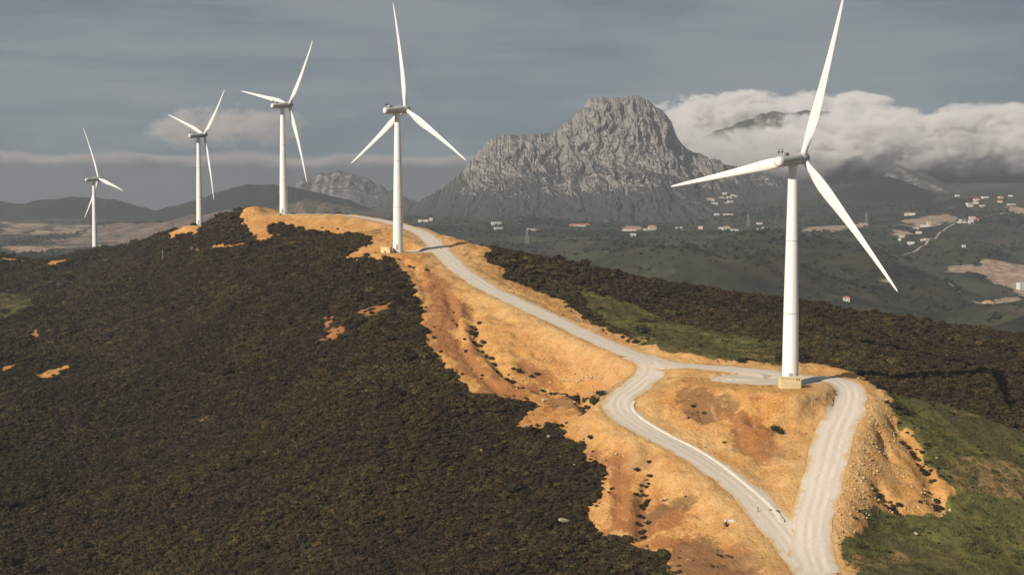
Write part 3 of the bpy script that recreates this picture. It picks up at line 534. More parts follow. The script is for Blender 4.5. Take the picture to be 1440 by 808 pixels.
def m_hill():
    m, nt, b = new_mat('hill_earth'); co = obj_co(nt)
    big = noi(nt, co, 0.035, 5, 0.6, 0.6); mid = noi(nt, co, 0.22, 5, 0.65, 0.4); fine = noi(nt, co, 1.6, 4, 0.7)
    streak = noi(nt, vscale(nt, co, (0.30, 0.07, 0.5)), 1.0, 4, 0.65, 1.2)
    soil = mixc(nt, maprange(nt, mid, 0.35, 0.68), (0.50, 0.245, 0.072), (0.59, 0.330, 0.118))
    soil = mixc(nt, maprange(nt, big, 0.48, 0.70, 0, 0.75), soil, (0.45, 0.185, 0.050))
    soil = mixc(nt, maprange(nt, streak, 0.52, 0.66, 0, 0.7), soil, (0.36, 0.16, 0.052))  # darker soil lines, painted to stand in for weak rill shading
    brk = noi(nt, co, 0.45, 6, 0.72, 0.5)
    red = mth(nt, 'MULTIPLY', maprange(nt, mth(nt, 'ADD', A(nt, 'red'), mth(nt, 'MULTIPLY', mth(nt, 'SUBTRACT', brk, 0.5), 2.2)), 0.30, 0.75), 0.85)
    soil = mixc(nt, red, soil, mixc(nt, fine, (0.27, 0.098, 0.032), (0.38, 0.165, 0.06)))
    dk = mth(nt, 'MULTIPLY', maprange(nt, mth(nt, 'ADD', A(nt, 'dark'), mth(nt, 'MULTIPLY', mth(nt, 'SUBTRACT', brk, 0.5), 2.6)), 0.42, 0.80), 0.65)
    soil = mixc(nt, dk, soil, mixc(nt, maprange(nt, fine, 0.3, 0.7), (0.105, 0.062, 0.030), (0.26, 0.145, 0.065)))
    pale = noi(nt, vscale(nt, co, (0.5, 0.12, 0.5)), 0.22, 5, 0.7, 0.8)
    soil = mixc(nt, maprange(nt, pale, 0.58, 0.72, 0, 0.45), soil, (0.66, 0.43, 0.20))
    soil = mixc(nt, maprange(nt, brk, 0.58, 0.70, 0, 0.6), soil, (0.33, 0.165, 0.058))
    soil = mixc(nt, maprange(nt, brk, 0.42, 0.30, 0, 0.6), soil, (0.66, 0.43, 0.20))
    soil = mixc(nt, mth(nt, 'MULTIPLY', A(nt, 'verge'), maprange(nt, mid, 0.3, 0.65, 0.2, 0.7)), soil, mixc(nt, maprange(nt, fine, 0.35, 0.65), (0.56, 0.34, 0.145), (0.66, 0.44, 0.21)))
    vo = nd(nt, 'TexVoronoi', {'Vector': co, 'Scale': 0.9, 'Randomness': 1.0})
    spk = mth(nt, 'MULTIPLY', maprange(nt, vo.outputs['Distance'], 0.22, 0.12), maprange(nt, nd(nt, 'SeparateXYZ', {0: vo.outputs['Color']}).outputs[0], 0.66, 0.70))
    soil = mixc(nt, mth(nt, 'MULTIPLY', spk, 0.7), soil, (0.16, 0.10, 0.05))
    scrub = mixc(nt, maprange(nt, mid, 0.35, 0.65), (0.018, 0.014, 0.008), (0.045, 0.030, 0.015))
    grass = mixc(nt, maprange(nt, mid, 0.3, 0.65), (0.060, 0.064, 0.019), (0.165, 0.145, 0.040))
    grass = mixc(nt, maprange(nt, big, 0.46, 0.58, 0, 0.75), grass, (0.10, 0.068, 0.030))
    dry = mixc(nt, maprange(nt, mid, 0.35, 0.62), (0.12, 0.085, 0.03), (0.33, 0.21, 0.08))
    def soft(name, w=0.7): return maprange(nt, mth(nt, 'ADD', A(nt, name), mth(nt, 'MULTIPLY', mth(nt, 'SUBTRACT', mid, 0.5), w)), 0.36, 0.62)
    c = mixc(nt, soft('grass'), scrub, grass)
    c = mixc(nt, mth(nt, 'MULTIPLY', soft('dry', 1.6), 0.9), c, dry)
    c = mixc(nt, soft('bare', 0.35), c, soil)
    c = mixc(nt, mth(nt, 'MULTIPLY', maprange(nt, fine, 0.42, 0.68), 0.42), c, (0.35, 0.30, 0.26), 'MULTIPLY')
    setc(nt, b, c)
    h = mth(nt, 'ADD', mth(nt, 'MULTIPLY', mid, 1.0), mth(nt, 'ADD', mth(nt, 'MULTIPLY', fine, 0.35), mth(nt, 'MULTIPLY', streak, 0.8)))
    bump(nt, b, h, 0.9, 0.8)
    return m

def m_gravel():
    m, nt, b = new_mat('road_gravel'); co = obj_co(nt)
    uv = nd(nt, 'UVMap', uv_map='lane').outputs[0]; s = nd(nt, 'SeparateXYZ', {0: uv}); u = s.outputs[0]
    along = nd(nt, 'CombineXYZ', {0: mth(nt, 'MULTIPLY', u, 3.5), 1: mth(nt, 'MULTIPLY', s.outputs[1], 0.03), 2: 0}).outputs[0]
    band = noi(nt, along, 1.0, 4, 0.6, 0.5); mid = noi(nt, co, 0.25, 5, 0.65); fine = noi(nt, co, 3.0, 3, 0.7)
    wob = mth(nt, 'ADD', u, mth(nt, 'MULTIPLY', mth(nt, 'SUBTRACT', noi(nt, vscale(nt, uv, (0, 0.03, 0)), 1.0, 2), 0.5), 0.35))
    def track(c, w): return maprange(nt, mth(nt, 'ABSOLUTE', mth(nt, 'SUBTRACT', wob, c)), w, w * 0.25)
    tr = mth(nt, 'MAXIMUM', mth(nt, 'MAXIMUM', track(-0.42, 0.16), track(0.02, 0.16)), mth(nt, 'MULTIPLY', track(0.45, 0.2), 0.6))
    c = mixc(nt, maprange(nt, band, 0.32, 0.68), (0.55, 0.465, 0.375), (0.62, 0.53, 0.435))
    c = mixc(nt, maprange(nt, mid, 0.42, 0.7, 0, 0.5), c, (0.50, 0.39, 0.29))
    c = mixc(nt, mth(nt, 'MULTIPLY', tr, maprange(nt, mid, 0.30, 0.65, 0.05, 0.75)), c, (0.72, 0.635, 0.53))
    c = mixc(nt, maprange(nt, mth(nt, 'ADD', mth(nt, 'ABSOLUTE', u), mth(nt, 'MULTIPLY', mth(nt, 'SUBTRACT', mid, 0.5), 1.1)), 0.72, 0.98, 0, 0.85), c, (0.55, 0.34, 0.145))
    c = mixc(nt, mth(nt, 'MULTIPLY', maprange(nt, fine, 0.35, 0.75), 0.18), c, (0.05, 0.045, 0.04))
    setc(nt, b, c); bump(nt, b, mth(nt, 'ADD', fine, band), 0.08, 0.7)
    return m

def m_leaf(name, ramp, spread=1.0):
    """foliage: each plant its own tone (per-plant attribute 'tint' when scattered, object random otherwise)"""
    m, nt, b = new_mat(name)
    t = nd(nt, 'Attribute', attribute_name='tint', attribute_type='INSTANCER').outputs['Fac']
    rnd = nd(nt, 'ObjectInfo').outputs['Random']
    co = obj_co(nt); leaf = noi(nt, co, 2.2, 2, 0.6)
    r = nd(nt, 'ValToRGB', {0: mth(nt, 'ADD', mth(nt, 'MULTIPLY', t, 0.8), mth(nt, 'MULTIPLY', leaf, 0.3), None)})
    cr = r.color_ramp; cr.elements[0].position = 0.0; cr.elements[1].position = 1.0
    while len(cr.elements) < len(ramp): cr.elements.new(0.5)
    for e, (p, c) in zip(cr.elements, ramp): e.position = p; e.color = (*c, 1)
    c = mixc(nt, maprange(nt, rnd, 0, 1, 0.0, 0.35, False), r.outputs[0], (0.5, 0.5, 0.5), 'MULTIPLY')
    setc(nt, b, c); b.inputs['Roughness'].default_value = 0.8
    return m

def m_rock(name, light, dark, veg, scale, vlo, vhi, veg_amt=1.0, zfade=None):
    """limestone with dark cracks, scrub on the gentler ledges; zfade spreads its dark tone over the low flanks"""
    m, nt, b = new_mat(name); co = obj_co(nt)
    tall = vscale(nt, co, (1.0, 0.6, 0.22))
    a = noi(nt, tall, 0.020 * scale, 6, 0.68, 0.5); c_ = noi(nt, tall, 0.075 * scale, 5, 0.72, 0.3); f = noi(nt, co, 0.30 * scale, 4, 0.7)
    c = mixc(nt, maprange(nt, a, 0.36, 0.64), dark, light)
    c = mixc(nt, maprange(nt, c_, 0.50, 0.36, 0, 0.6), c, tuple(0.42 * k for k in dark))
    c = mixc(nt, maprange(nt, f, 0.55, 0.75, 0, 0.4), c, tuple(min(0.62, 1.3 * k) for k in light))
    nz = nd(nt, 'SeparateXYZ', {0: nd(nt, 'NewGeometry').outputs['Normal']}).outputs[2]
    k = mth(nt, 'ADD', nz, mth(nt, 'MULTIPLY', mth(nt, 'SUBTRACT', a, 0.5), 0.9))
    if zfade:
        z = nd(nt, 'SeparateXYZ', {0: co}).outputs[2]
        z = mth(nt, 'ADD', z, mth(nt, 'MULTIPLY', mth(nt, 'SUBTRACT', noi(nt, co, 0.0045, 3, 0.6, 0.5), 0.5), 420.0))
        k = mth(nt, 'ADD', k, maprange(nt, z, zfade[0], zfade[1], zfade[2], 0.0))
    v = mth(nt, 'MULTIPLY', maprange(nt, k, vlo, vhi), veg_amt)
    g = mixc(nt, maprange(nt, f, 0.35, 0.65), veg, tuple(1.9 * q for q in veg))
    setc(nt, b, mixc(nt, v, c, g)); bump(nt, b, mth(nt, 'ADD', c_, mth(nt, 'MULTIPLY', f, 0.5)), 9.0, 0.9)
    return m

def m_valley():
    m, nt, b = new_mat('valley_land'); co = obj_co(nt)
    big = noi(nt, co, 0.0032, 5, 0.6, 0.6); mid = noi(nt, co, 0.014, 5, 0.65, 0.4); fine = noi(nt, co, 0.07, 4, 0.7)
    vo = nd(nt, 'TexVoronoi', {'Vector': nd(nt, 'VectorMath', {0: co, 1: nd(nt, 'VectorMath', {0: nd(nt, 'TexNoise', {'Vector': co, 'Scale': 0.006}).outputs['Color'], 1: (90, 90, 0)}, operation='MULTIPLY').outputs[0]}, operation='ADD').outputs[0], 'Scale': 0.011})
    fld = nd(nt, 'SeparateXYZ', {0: vo.outputs['Color']})
    c = mixc(nt, maprange(nt, mid, 0.35, 0.66), (0.013, 0.014, 0.008), (0.046, 0.044, 0.022))
    c = mixc(nt, mth(nt, 'MULTIPLY', maprange(nt, fld.outputs[0], 0.58, 0.64), maprange(nt, big, 0.40, 0.58, 0, 0.7)), c, (0.050, 0.054, 0.026))
    c = mixc(nt, mth(nt, 'MULTIPLY', maprange(nt, fld.outputs[1], 0.72, 0.76), maprange(nt, big, 0.42, 0.6, 0, 0.55)), c, (0.085, 0.062, 0.045))
    c = mixc(nt, maprange(nt, fine, 0.50, 0.66, 0, 0.75), c, (0.011, 0.013, 0.008))
    sp2 = noi(nt, co, 0.030, 6, 0.75, 0.4)
    c = mixc(nt, maprange(nt, sp2, 0.57, 0.68, 0, 0.7), c, (0.105, 0.088, 0.066))
    c = mixc(nt, maprange(nt, sp2, 0.43, 0.34, 0, 0.6), c, (0.012, 0.013, 0.009))
    gr = maprange(nt, mth(nt, 'ADD', A(nt, 'grass'), mth(nt, 'MULTIPLY', mth(nt, 'SUBTRACT', mid, 0.5), 0.8)), 0.40, 0.60)
    c = mixc(nt, mth(nt, 'MULTIPLY', gr, 0.8), c, (0.050, 0.056, 0.028))
    soil = mixc(nt, maprange(nt, fine, 0.35, 0.65), (0.20, 0.125, 0.085), (0.38, 0.28, 0.20))
    ba = maprange(nt, mth(nt, 'ADD', A(nt, 'bare'), mth(nt, 'MULTIPLY', mth(nt, 'SUBTRACT', mid, 0.5), 2.2)), 0.45, 0.66)
    c = mixc(nt, ba, c, soil)
    setc(nt, b, c); bump(nt, b, mth(nt, 'ADD', mid, mth(nt, 'MULTIPLY', fine, 0.4)), 6.0, 0.7)
    return m

def m_plain(name, c, rough=0.6, vary=0.12, scale=0.6, spec=0.3, dark=None):
    m, nt, b = new_mat(name); co = obj_co(nt)
    n = noi(nt, co, scale, 5, 0.65); d = dark or tuple(k * (1 - 2.2 * vary) for k in c)
    setc(nt, b, mixc(nt, maprange(nt, n, 0.35, 0.75), c, d)); b.inputs['Roughness'].default_value = rough
    b.inputs['Specular IOR Level'].default_value = spec
    bump(nt, b, n, 0.01, 0.3)
    return m

def m_tower():
    m, nt, b = new_mat('tower_paint'); co = obj_co(nt)
    n = noi(nt, vscale(nt, co, (1.2, 1.2, 0.06)), 1.0, 5, 0.65)
    z = nd(nt, 'SeparateXYZ', {0: co}).outputs[2]
    c = mixc(nt, maprange(nt, n, 0.45, 0.8, 0, 0.5), (0.80, 0.785, 0.75), (0.62, 0.60, 0.55))
    c = mixc(nt, maprange(nt, mth(nt, 'ADD', z, mth(nt, 'MULTIPLY', n, 4)), 1.0, 5.5, 0.35, 0.0), c, (0.55, 0.42, 0.27))   # splashed dust
    setc(nt, b, c); b.inputs['Roughness'].default_value = 0.45; b.inputs['Specular IOR Level'].default_value = 0.4
    return m

M = {}
M['hill'] = m_hill(); M['gravel'] = m_gravel(); M['valley'] = m_valley(); M['tower'] = m_tower()
M['blade'] = m_plain('blade_gelcoat', (0.80, 0.785, 0.75), 0.4, 0.06, 0.25)
M['nacelle'] = m_plain('nacelle_shaded_paint', (0.46, 0.46, 0.43), 0.45, 0.08, 0.8)  # grey has the grazing shade of the nacelle sides painted in
M['steel'] = m_plain('dark_steel', (0.06, 0.06, 0.06), 0.5)
M['door'] = m_plain('door_grey', (0.35, 0.35, 0.33), 0.5)
M['kiosk'] = m_plain('cream_render', (0.68, 0.55, 0.30), 0.8, 0.08, 0.5)
M['concrete'] = m_plain('pale_concrete', (0.66, 0.60, 0.50), 0.85, 0.12, 0.9)
M['track'] = m_plain('valley_track', (0.34, 0.29, 0.24), 0.9, 0.15, 0.05)
M['stone'] = m_plain('limestone_stone', (0.56, 0.39, 0.21), 0.9, 0.2, 1.2)
M['slab'] = m_plain('pale_lichen_rock', (0.34, 0.29, 0.21), 0.9, 0.2, 1.5)
M['wall'] = m_plain('white_wash', (0.62, 0.58, 0.53), 0.8, 0.08, 0.2)
M['cream_wall'] = m_plain('beige_wash', (0.60, 0.50, 0.38), 0.8, 0.1, 0.2)
M['red_roof'] = m_plain('red_tile', (0.40, 0.14, 0.08), 0.8, 0.15, 0.6)
M['orange_roof'] = m_plain('orange_tile', (0.52, 0.25, 0.10), 0.8, 0.15, 0.6)
M['flat_roof'] = m_plain('roof_screed', (0.55, 0.50, 0.45), 0.9, 0.12, 0.5)
M['pane'] = m_plain('dark_glass', (0.03, 0.035, 0.04), 0.15, 0.05, 1, 0.5)
M['scrub'] = m_leaf('scrub_leaf', [(0.0, (0.014, 0.012, 0.007)), (0.26, (0.036, 0.025, 0.013)), (0.50, (0.064, 0.040, 0.018)), (0.70, (0.076, 0.066, 0.021)), (0.86, (0.12, 0.072, 0.026)), (1.0, (0.20, 0.120, 0.050))])
M['shrub'] = m_leaf('shrub_leaf', [(0.0, (0.026, 0.028, 0.012)), (1.0, (0.050, 0.048, 0.020))])
M['tree'] = m_leaf('valley_leaf', [(0.0, (0.016, 0.020, 0.010)), (1.0, (0.042, 0.046, 0.022))])
M['grass'] = m_leaf('grass_blade', [(0.0, (0.040, 0.042, 0.014)), (0.6, (0.085, 0.078, 0.027)), (1.0, (0.20, 0.145, 0.055))])
M['wood'] = m_plain('twig_wood', (0.07, 0.05, 0.035), 0.9)

# =====================================================================  the land
hill = Hill()
_vt = ThinPlate(VALLEY_SPOTS, smooth=0.002, unit=1000.0)
def valley(x, y):
    h = _vt(x, y) + 5.0 * fbm(x / 230, y / 230, 4, 41) + 3.0 * ridged(x / 90, y / 90, 2, 47)
    for pts, amp, wid in SPURS:
        d, _ = line_dist(x, y, np.array([(q[0], q[1], 0.0) for q in pts])); d = d * (1 + 0.25 * fbm(x / 120, y / 120, 3, 43))
        h = h + amp * np.exp(-(d / wid) ** 2)
    return h

def steps(*seg):
    out = []
    for a, b, s in seg: out.append(np.arange(a, b, s))
    return np.concatenate(out + [[seg[-1][1]]])

HX0, HX1, HY0, HY1 = -700.0, 660.0, -80.0, 1440.0
def edge_k(x, y):
    return np.maximum.reduce([1 - sstep(0, 110, x - HX0), 1 - sstep(0, 110, HX1 - x), 1 - sstep(0, 110, y - HY0), 1 - sstep(0, 110, HY1 - y)])
def ground(x, y):
    """final near ground"""
    h = hill(x, y); k = edge_k(x, y)
    return h * (1 - k) + (_vt(x, y) - 25) * k

xs = steps((HX0, -330, 6), (-330, -70, 1.8), (-70, 140, 0.9), (140, 300, 2), (300, HX1, 6)); ys = steps((HY0, 225, 6), (225, 580, 0.9), (580, 760, 1.8), (760, 1120, 2.8), (1120, HY1, 9))
X, Y = np.meshgrid(xs, ys); Z = ground(X, Y)
def road_near(x, y):
    n = np.full(x.shape, 1e9)
    for L, hw in hill.lines:
        d, _ = line_dist(x, y, L); n = np.minimum(n, d - hw)
    return n
near_road = road_near(X, Y)
rill = ridged(X / 7.0 + 0.8 * fbm(X / 11, Y / 11, 2, 15), Y / 26.0, 3, 19) - 0.55
pad_e = np.minimum.reduce([np.hypot(X - q[0], Y - q[1]) - q[2] for q in PADS])
zk = sstep(0.5, 5.0, near_road) * in_poly(X, Y, BARE) * sstep(-0.5, 5.0, pad_e)
Z = Z + zk * (0.95 * rill + 0.45 * fbm(X / 5.5, Y / 5.5, 2, 29) + 0.20 * fbm(X / 2.3, Y / 2.3, 2, 25))
Z = Z - 0.30 * (1 - sstep(-0.6, 0.9, near_road))
me = grid_mesh('hill', X, Y, Z, M['hill'])
wx = X + 2.6 * fbm(X / 9, Y / 9, 3, 71); wy = Y + 2.6 * fbm(X / 9, Y / 9, 3, 77)
def mask(polys, x, y): 
    r = np.zeros(x.shape, bool)
    for p in polys: r |= in_poly(x, y, p)
    return r
bare = mask([BARE] + BARE_SMALL, wx, wy) & ~mask(SCRUB_ISLES, wx, wy)
rusty = mask(RUST_PATCHES, X + 6 * fbm(X / 9, Y / 9, 3, 71), Y + 6 * fbm(X / 9, Y / 9, 3, 77))
grass = mask(GRASS, wx, wy); dry = mask(DRY, wx, wy); dark = mask(DARK_SOIL, X + 4 * fbm(X / 10, Y / 10, 3, 85), Y + 4 * fbm(X / 10, Y / 10, 3, 87)); red = mask(RED_SOIL, X + 5 * fbm(X / 14, Y / 14, 3, 81), Y + 5 * fbm(X / 14, Y / 14, 3, 83))
def blur(a, n=1):
    a = a.astype(float)
    for _ in range(n):
        p = np.pad(a, 1, mode='edge'); a = (p[1:-1, 1:-1] * 2 + p[:-2, 1:-1] + p[2:, 1:-1] + p[1:-1, :-2] + p[1:-1, 2:]) / 6
    return a
attr(me, 'bare', np.maximum.reduce([blur(bare), 0.6 * blur(rusty, 3), 1 - sstep(0.5, 4.0, near_road)])); attr(me, 'grass', blur(grass)); attr(me, 'verge', 1 - sstep(1.0, 13.0, near_road + 4 * fbm(X / 9, Y / 9, 3, 89))); attr(me, 'dry', blur(dry, 3)); attr(me, 'red', blur(red | rusty, 4)); attr(me, 'dark', blur(dark, 4))
tag(link('hill', me), kind='structure')

vx = steps((-2700, -1300, 25), (-1300, 1500, 11), (1500, 2700, 25)); vy = steps((-300, 1200, 60), (1200, 3400, 11), (3400, 4700, 16))
VX, VY = np.meshgrid(vx, vy); VZ = valley(VX, VY)
vme = grid_mesh('valley', VX, VY, VZ, M['valley'])
qx = VX + 18 * fbm(VX / 60, VY / 60, 3, 91); qy = VY + 30 * fbm(VX / 60, VY / 60, 3, 93)
vbare = mask(V_BARE, qx, qy); vgrass = mask(V_GRASS, qx, qy)
attr(vme, 'bare', blur(vbare) * np.where(VX < -350, 0.58, 0.95)); attr(vme, 'grass', blur(vgrass))
tag(link('valley_ground', vme), kind='structure')

# ---------------------------------------------------------------- roads
def strip(name, L, half, lift, mat, zfn=None, nlat=9, ragged=0.35, seed=3):
    L = np.array(L); T_ = np.gradient(L[:, :2], axis=0); T_ /= np.linalg.norm(T_, axis=1)[:, None]; N_ = np.stack([T_[:, 1], -T_[:, 0]], -1)
    s = np.concatenate([[0], np.cumsum(np.linalg.norm(np.diff(L[:, :2], axis=0), axis=1))])
    u = np.linspace(-1, 1, nlat); hw = np.broadcast_to(half, len(L))
    wl = hw + ragged * fbm(s / 7, s * 0 + 1.3, 3, seed); wr = hw + ragged * fbm(s / 7, s * 0 + 8.3, 3, seed + 5)
    W = np.where(u[None] < 0, wl[:, None], wr[:, None]) * u[None]
    Xr = L[:, None, 0] + N_[:, None, 0] * W; Yr = L[:, None, 1] + N_[:, None, 1] * W
    Zr = (zfn(Xr, Yr) if zfn else np.broadcast_to(L[:, None, 2], Xr.shape)) + lift - 0.10 * np.abs(u[None]) ** 3
    me = grid_mesh(name, Xr[:, ::-1], Yr[:, ::-1], Zr[:, ::-1], mat)
    uvl = me.uv_layers.new(name='lane'); vi = np.empty(len(me.loops), int); me.loops.foreach_get('vertex_index', vi)
    UV = np.stack([np.broadcast_to(u[None, ::-1], Xr.shape), np.broadcast_to(s[:, None], Xr.shape)], -1).reshape(-1, 2)
    uvl.data.foreach_set('uv', UV[vi].ravel()); return me
def half_w(L, base): return base
tag(link('main_road', strip('main_road', hill.lines[0][0], 4.7, 0.10, M['gravel'], lambda x, y: hill(x, y, False), ragged=0.7)), kind='structure')
tag(link('loop_road', strip('loop_road', hill.lines[1][0], 4.9, 0.15, M['gravel'], lambda x, y: hill(x, y, False), ragged=0.7, seed=11)), kind='structure')
tag(link('pad_road', strip('pad_road', hill.lines[2][0], np.interp(np.linspace(0, 1, len(hill.lines[2][0])), [0, .25, .6, 1], [7.5, 6.0, 5.2, 5.0]), 0.05, M['gravel'], lambda x, y: hill(x, y, False), seed=17)), kind='structure')
for i, l in enumerate(VALLEY_ROADS):
    tag(link('valley_road', strip('valley_road', smooth_line(l, 14.0), 2.6 if i == 0 else 2.2, 0.9, M['track'], valley, 5, 0.6, 23 + i)), kind='structure')

def gravel_pad(cx, cy, rx, ry, rot, lift, seed):
    th = np.linspace(0, 2 * np.pi, 73); rr = np.linspace(0, 1, 12); R_, Th = np.meshgrid(rr, th, indexing='ij')
    k = R_ * (1 + 0.10 * fbm(np.cos(Th) * 2.2, np.sin(Th) * 2.2, 3, seed)); a = rx * k * np.cos(Th); b_ = ry * k * np.sin(Th)
    Xp = cx + a * math.cos(rot) - b_ * math.sin(rot); Yp = cy + a * math.sin(rot) + b_ * math.cos(rot)
    Zp = hill(Xp, Yp, False) + lift - 0.55 * R_ ** 5
    me = grid_mesh('gravel_pad', Xp[:, ::-1], Yp[:, ::-1], Zp[:, ::-1], M['gravel'])
    uvl = me.uv_layers.new(name='lane'); uvl.data.foreach_set('uv', np.tile([0.25, 3.0], len(me.loops)))
    return tag(link('gravel_pad', me), kind='structure')
(tx, ty, tz), _ = TURBINES[0]
gravel_pad(tx - 5, ty + 9, 20, 11, -0.12, 0.16, 5)
(tx, ty, tz), _ = TURBINES[1]
gravel_pad(tx + 9, ty + 9, 16, 9, 0.5, 0.12, 8)

# ---------------------------------------------------------------- mountains
def range_mesh(name, prof, Yr, Yb, Yback, zb, shape, mat, dx, rows, amp, lam, seed, back_rows=24, wig=35, smooth=True):
    """a range with the given crest heights; front face down to Yb, back slope down to Yback"""
    p = np.array(prof); x = np.arange(p[0, 0], p[-1, 0] + dx, dx); zr = np.interp(x, p[:, 0], p[:, 1])
    k = np.ones(5) / 5; zr = 0.5 * zr + 0.5 * np.convolve(np.pad(zr, 2, mode='edge'), k, 'valid')
    end = sstep(0, 1, np.minimum(x - x[0], x[-1] - x) / (0.10 * (x[-1] - x[0])))
    zr = zr + 0.16 * amp * fbm(x / (lam * 0.5), x * 0 + 2.2, 5, seed + 3, 0.6) * end
    s = np.concatenate([np.linspace(0, 1, rows), 1 + np.linspace(0, 1, back_rows)[1:]])
    S_, X_ = np.meshgrid(s, x, indexing='ij'); ZR = np.broadcast_to(zr, X_.shape)
    f = np.interp(S_, [q[0] for q in shape] + [1.25, 1.6, 2.0], [q[1] for q in shape] + [0.72, 0.3, -0.1])
    zb_ = np.broadcast_to(zb(x) if callable(zb) else zb, X_.shape)
    crest = Yr + wig * fbm(X_ / (lam * 3), X_ * 0 + 0.7, 3, seed + 9)
    Y_ = np.where(S_ <= 1, Yb + (crest - Yb) * S_, crest + (Yback - crest) * (S_ - 1))
    Z_ = zb_ + (ZR - zb_) * f
    rel = np.clip((Z_ - zb_) / np.maximum(ZR.max() - zb_, 1), 0, 1.2)
    steep = np.gradient(f, axis=0) / np.gradient(S_, axis=0); steep = np.clip(steep, 0, 2.2) / 2.2
    wx_ = X_ + 0.5 * lam * fbm(X_ / lam, Z_ / lam, 2, seed + 1)
    g = ridged(wx_ / lam, (Y_ * 0.22 + Z_ * 0.22) / lam, 5, seed) - 0.55
    hmask = np.clip((ZR - zb_) / max(1.0, float(ZR.max() - zb_.min())), 0, 1)
    top = 1 - sstep(0.93, 1.0, S_) * (S_ <= 1.0)
    top = np.where(S_ > 1, 0.25, np.maximum(top, 0.15))
    a = amp * hmask * (0.25 + 0.75 * steep) * sstep(0.0, 0.15, np.minimum(S_, 2 - S_)) 
    Yd = Y_ - a * g * 1.6 * top
    Zd = Z_ + a * 0.5 * g * top + 0.12 * a * fbm(X_ / (lam * .25), Y_ / (lam * .25), 3, seed + 5) * top
    Yd = Yd - 0.22 * a * ridged(X_ / (lam * .16), Z_ / (lam * .30), 3, seed + 21) * top; Zd = Zd + 0.06 * a * noise2(X_ / 9.0, Y_ / 9.0, seed + 23) * top
    return grid_mesh(name, X_, Yd, Zd, mat, smooth)
rock_main = m_rock('peak_limestone', (0.39, 0.345, 0.31), (0.205, 0.186, 0.170), (0.032, 0.033, 0.027), 1.8, 0.66, 1.0, 0.94, (90, 300, 0.66))  # zfade darkens the lower flanks: cloud shade painted in with the scrub tone
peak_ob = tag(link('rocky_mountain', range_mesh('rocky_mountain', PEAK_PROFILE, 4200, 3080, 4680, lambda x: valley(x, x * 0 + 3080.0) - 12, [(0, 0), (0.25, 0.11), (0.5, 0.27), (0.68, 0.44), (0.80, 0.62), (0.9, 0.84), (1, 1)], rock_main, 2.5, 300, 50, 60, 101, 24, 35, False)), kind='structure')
rock_far = m_rock('massif_rock', (0.36, 0.31, 0.27), (0.17, 0.155, 0.14), (0.028, 0.030, 0.024), 0.9, 0.50, 0.85, 0.95, (170, 450, 0.65))
tag(link('clouded_massif', range_mesh('clouded_massif', MASSIF_PROFILE, 5400, 4760, 6000, 20.0, [(0, 0), (0.3, 0.28), (0.6, 0.52), (0.85, 0.84), (1, 1)], rock_far, 6.0, 140, 60, 150, 131)), kind='structure')
veg_hill = m_rock('wooded_hill', (0.075, 0.068, 0.055), (0.045, 0.043, 0.034), (0.013, 0.015, 0.010), 1.0, 0.25, 0.72, 0.97)
SH = [(0, 0), (0.3, 0.25), (0.6, 0.6), (0.85, 0.9), (1, 1)]
vz = lambda yb: (lambda x: valley(x, x * 0 + yb) - 10)
tag(link('dark_foothill', range_mesh('dark_foothill', CONE_PROFILE, 3750, 3250, 4250, vz(3250.), SH, veg_hill, 6, 90, 26, 110, 151)), kind='structure')
tag(link('scree_hill', range_mesh('scree_hill', SCREE_PROFILE, 4350, 3950, 4690, vz(3950.), SH, m_rock('scree_rock', (0.22, 0.20, 0.18), (0.12, 0.11, 0.10), (0.03, 0.03, 0.022), 1.2, 0.66, 0.95, 0.9), 5, 80, 40, 80, 161)), kind='structure')
tag(link('low_hills', range_mesh('low_hills', HILL_LEFT_PROFILE, 4100, 3780, 4600, vz(3780.), SH, veg_hill, 8, 70, 18, 130, 171)), kind='structure')
tag(link('wooded_ridge', range_mesh('wooded_ridge', HILL_MID_PROFILE, 3900, 3620, 4400, vz(3620.), SH, veg_hill, 7, 80, 20, 120, 181)), kind='structure')
tag(link('bare_knoll', range_mesh('bare_knoll', HILL_PINK_PROFILE, 3500, 3150, 3800, vz(3150.), SH, m_rock('pink_earth', (0.25, 0.17, 0.13), (0.15, 0.105, 0.08), (0.035, 0.034, 0.022), 1.4, 0.82, 1.05, 0.85), 5, 70, 26, 70, 191)), kind='structure')
tag(link('terraced_hills', range_mesh('terraced_hills', PINK_HILLS_PROFILE, 3250, 2450, 3700, vz(2450.), [(0, 0), (0.2, 0.10), (0.4, 0.38), (0.55, 0.45), (0.75, 0.78), (1, 1)], m_rock('terrace_earth', (0.30, 0.20, 0.15), (0.17, 0.12, 0.09), (0.050, 0.050, 0.036), 0.8, 1.02, 1.10, 0.9), 5, 120, 40, 100, 211)), kind='structure')
tag(link('grey_mountain', range_mesh('grey_mountain', GREY_MOUNTAIN_PROFILE, 4560, 4250, 4690, vz(4250.), [(0, 0), (0.4, 0.34), (0.75, 0.72), (1, 1)], m_rock('grey_limestone', (0.26, 0.24, 0.22), (0.12, 0.115, 0.11), (0.03, 0.031, 0.025), 1.3, 0.72, 1.0, 0.85), 5, 90, 46, 80, 201, 10)), kind='structure')

from mathutils.bvhtree import BVHTree
_pm = peak_ob.data; _pb = BVHTree.FromPolygons([v.co for v in _pm.vertices], [tuple(p.vertices) for p in _pm.polygons])
def far_ground(x, y):
    """height of the valley or of the mountain foot, whichever is on top"""
    z = float(valley(np.array([float(x)]), np.array([float(y)]))[0]); hit = _pb.ray_cast(Vector((x, y, 900)), Vector((0, 0, -1)))
    return max(z, hit[0].z) if hit[0] is not None else z

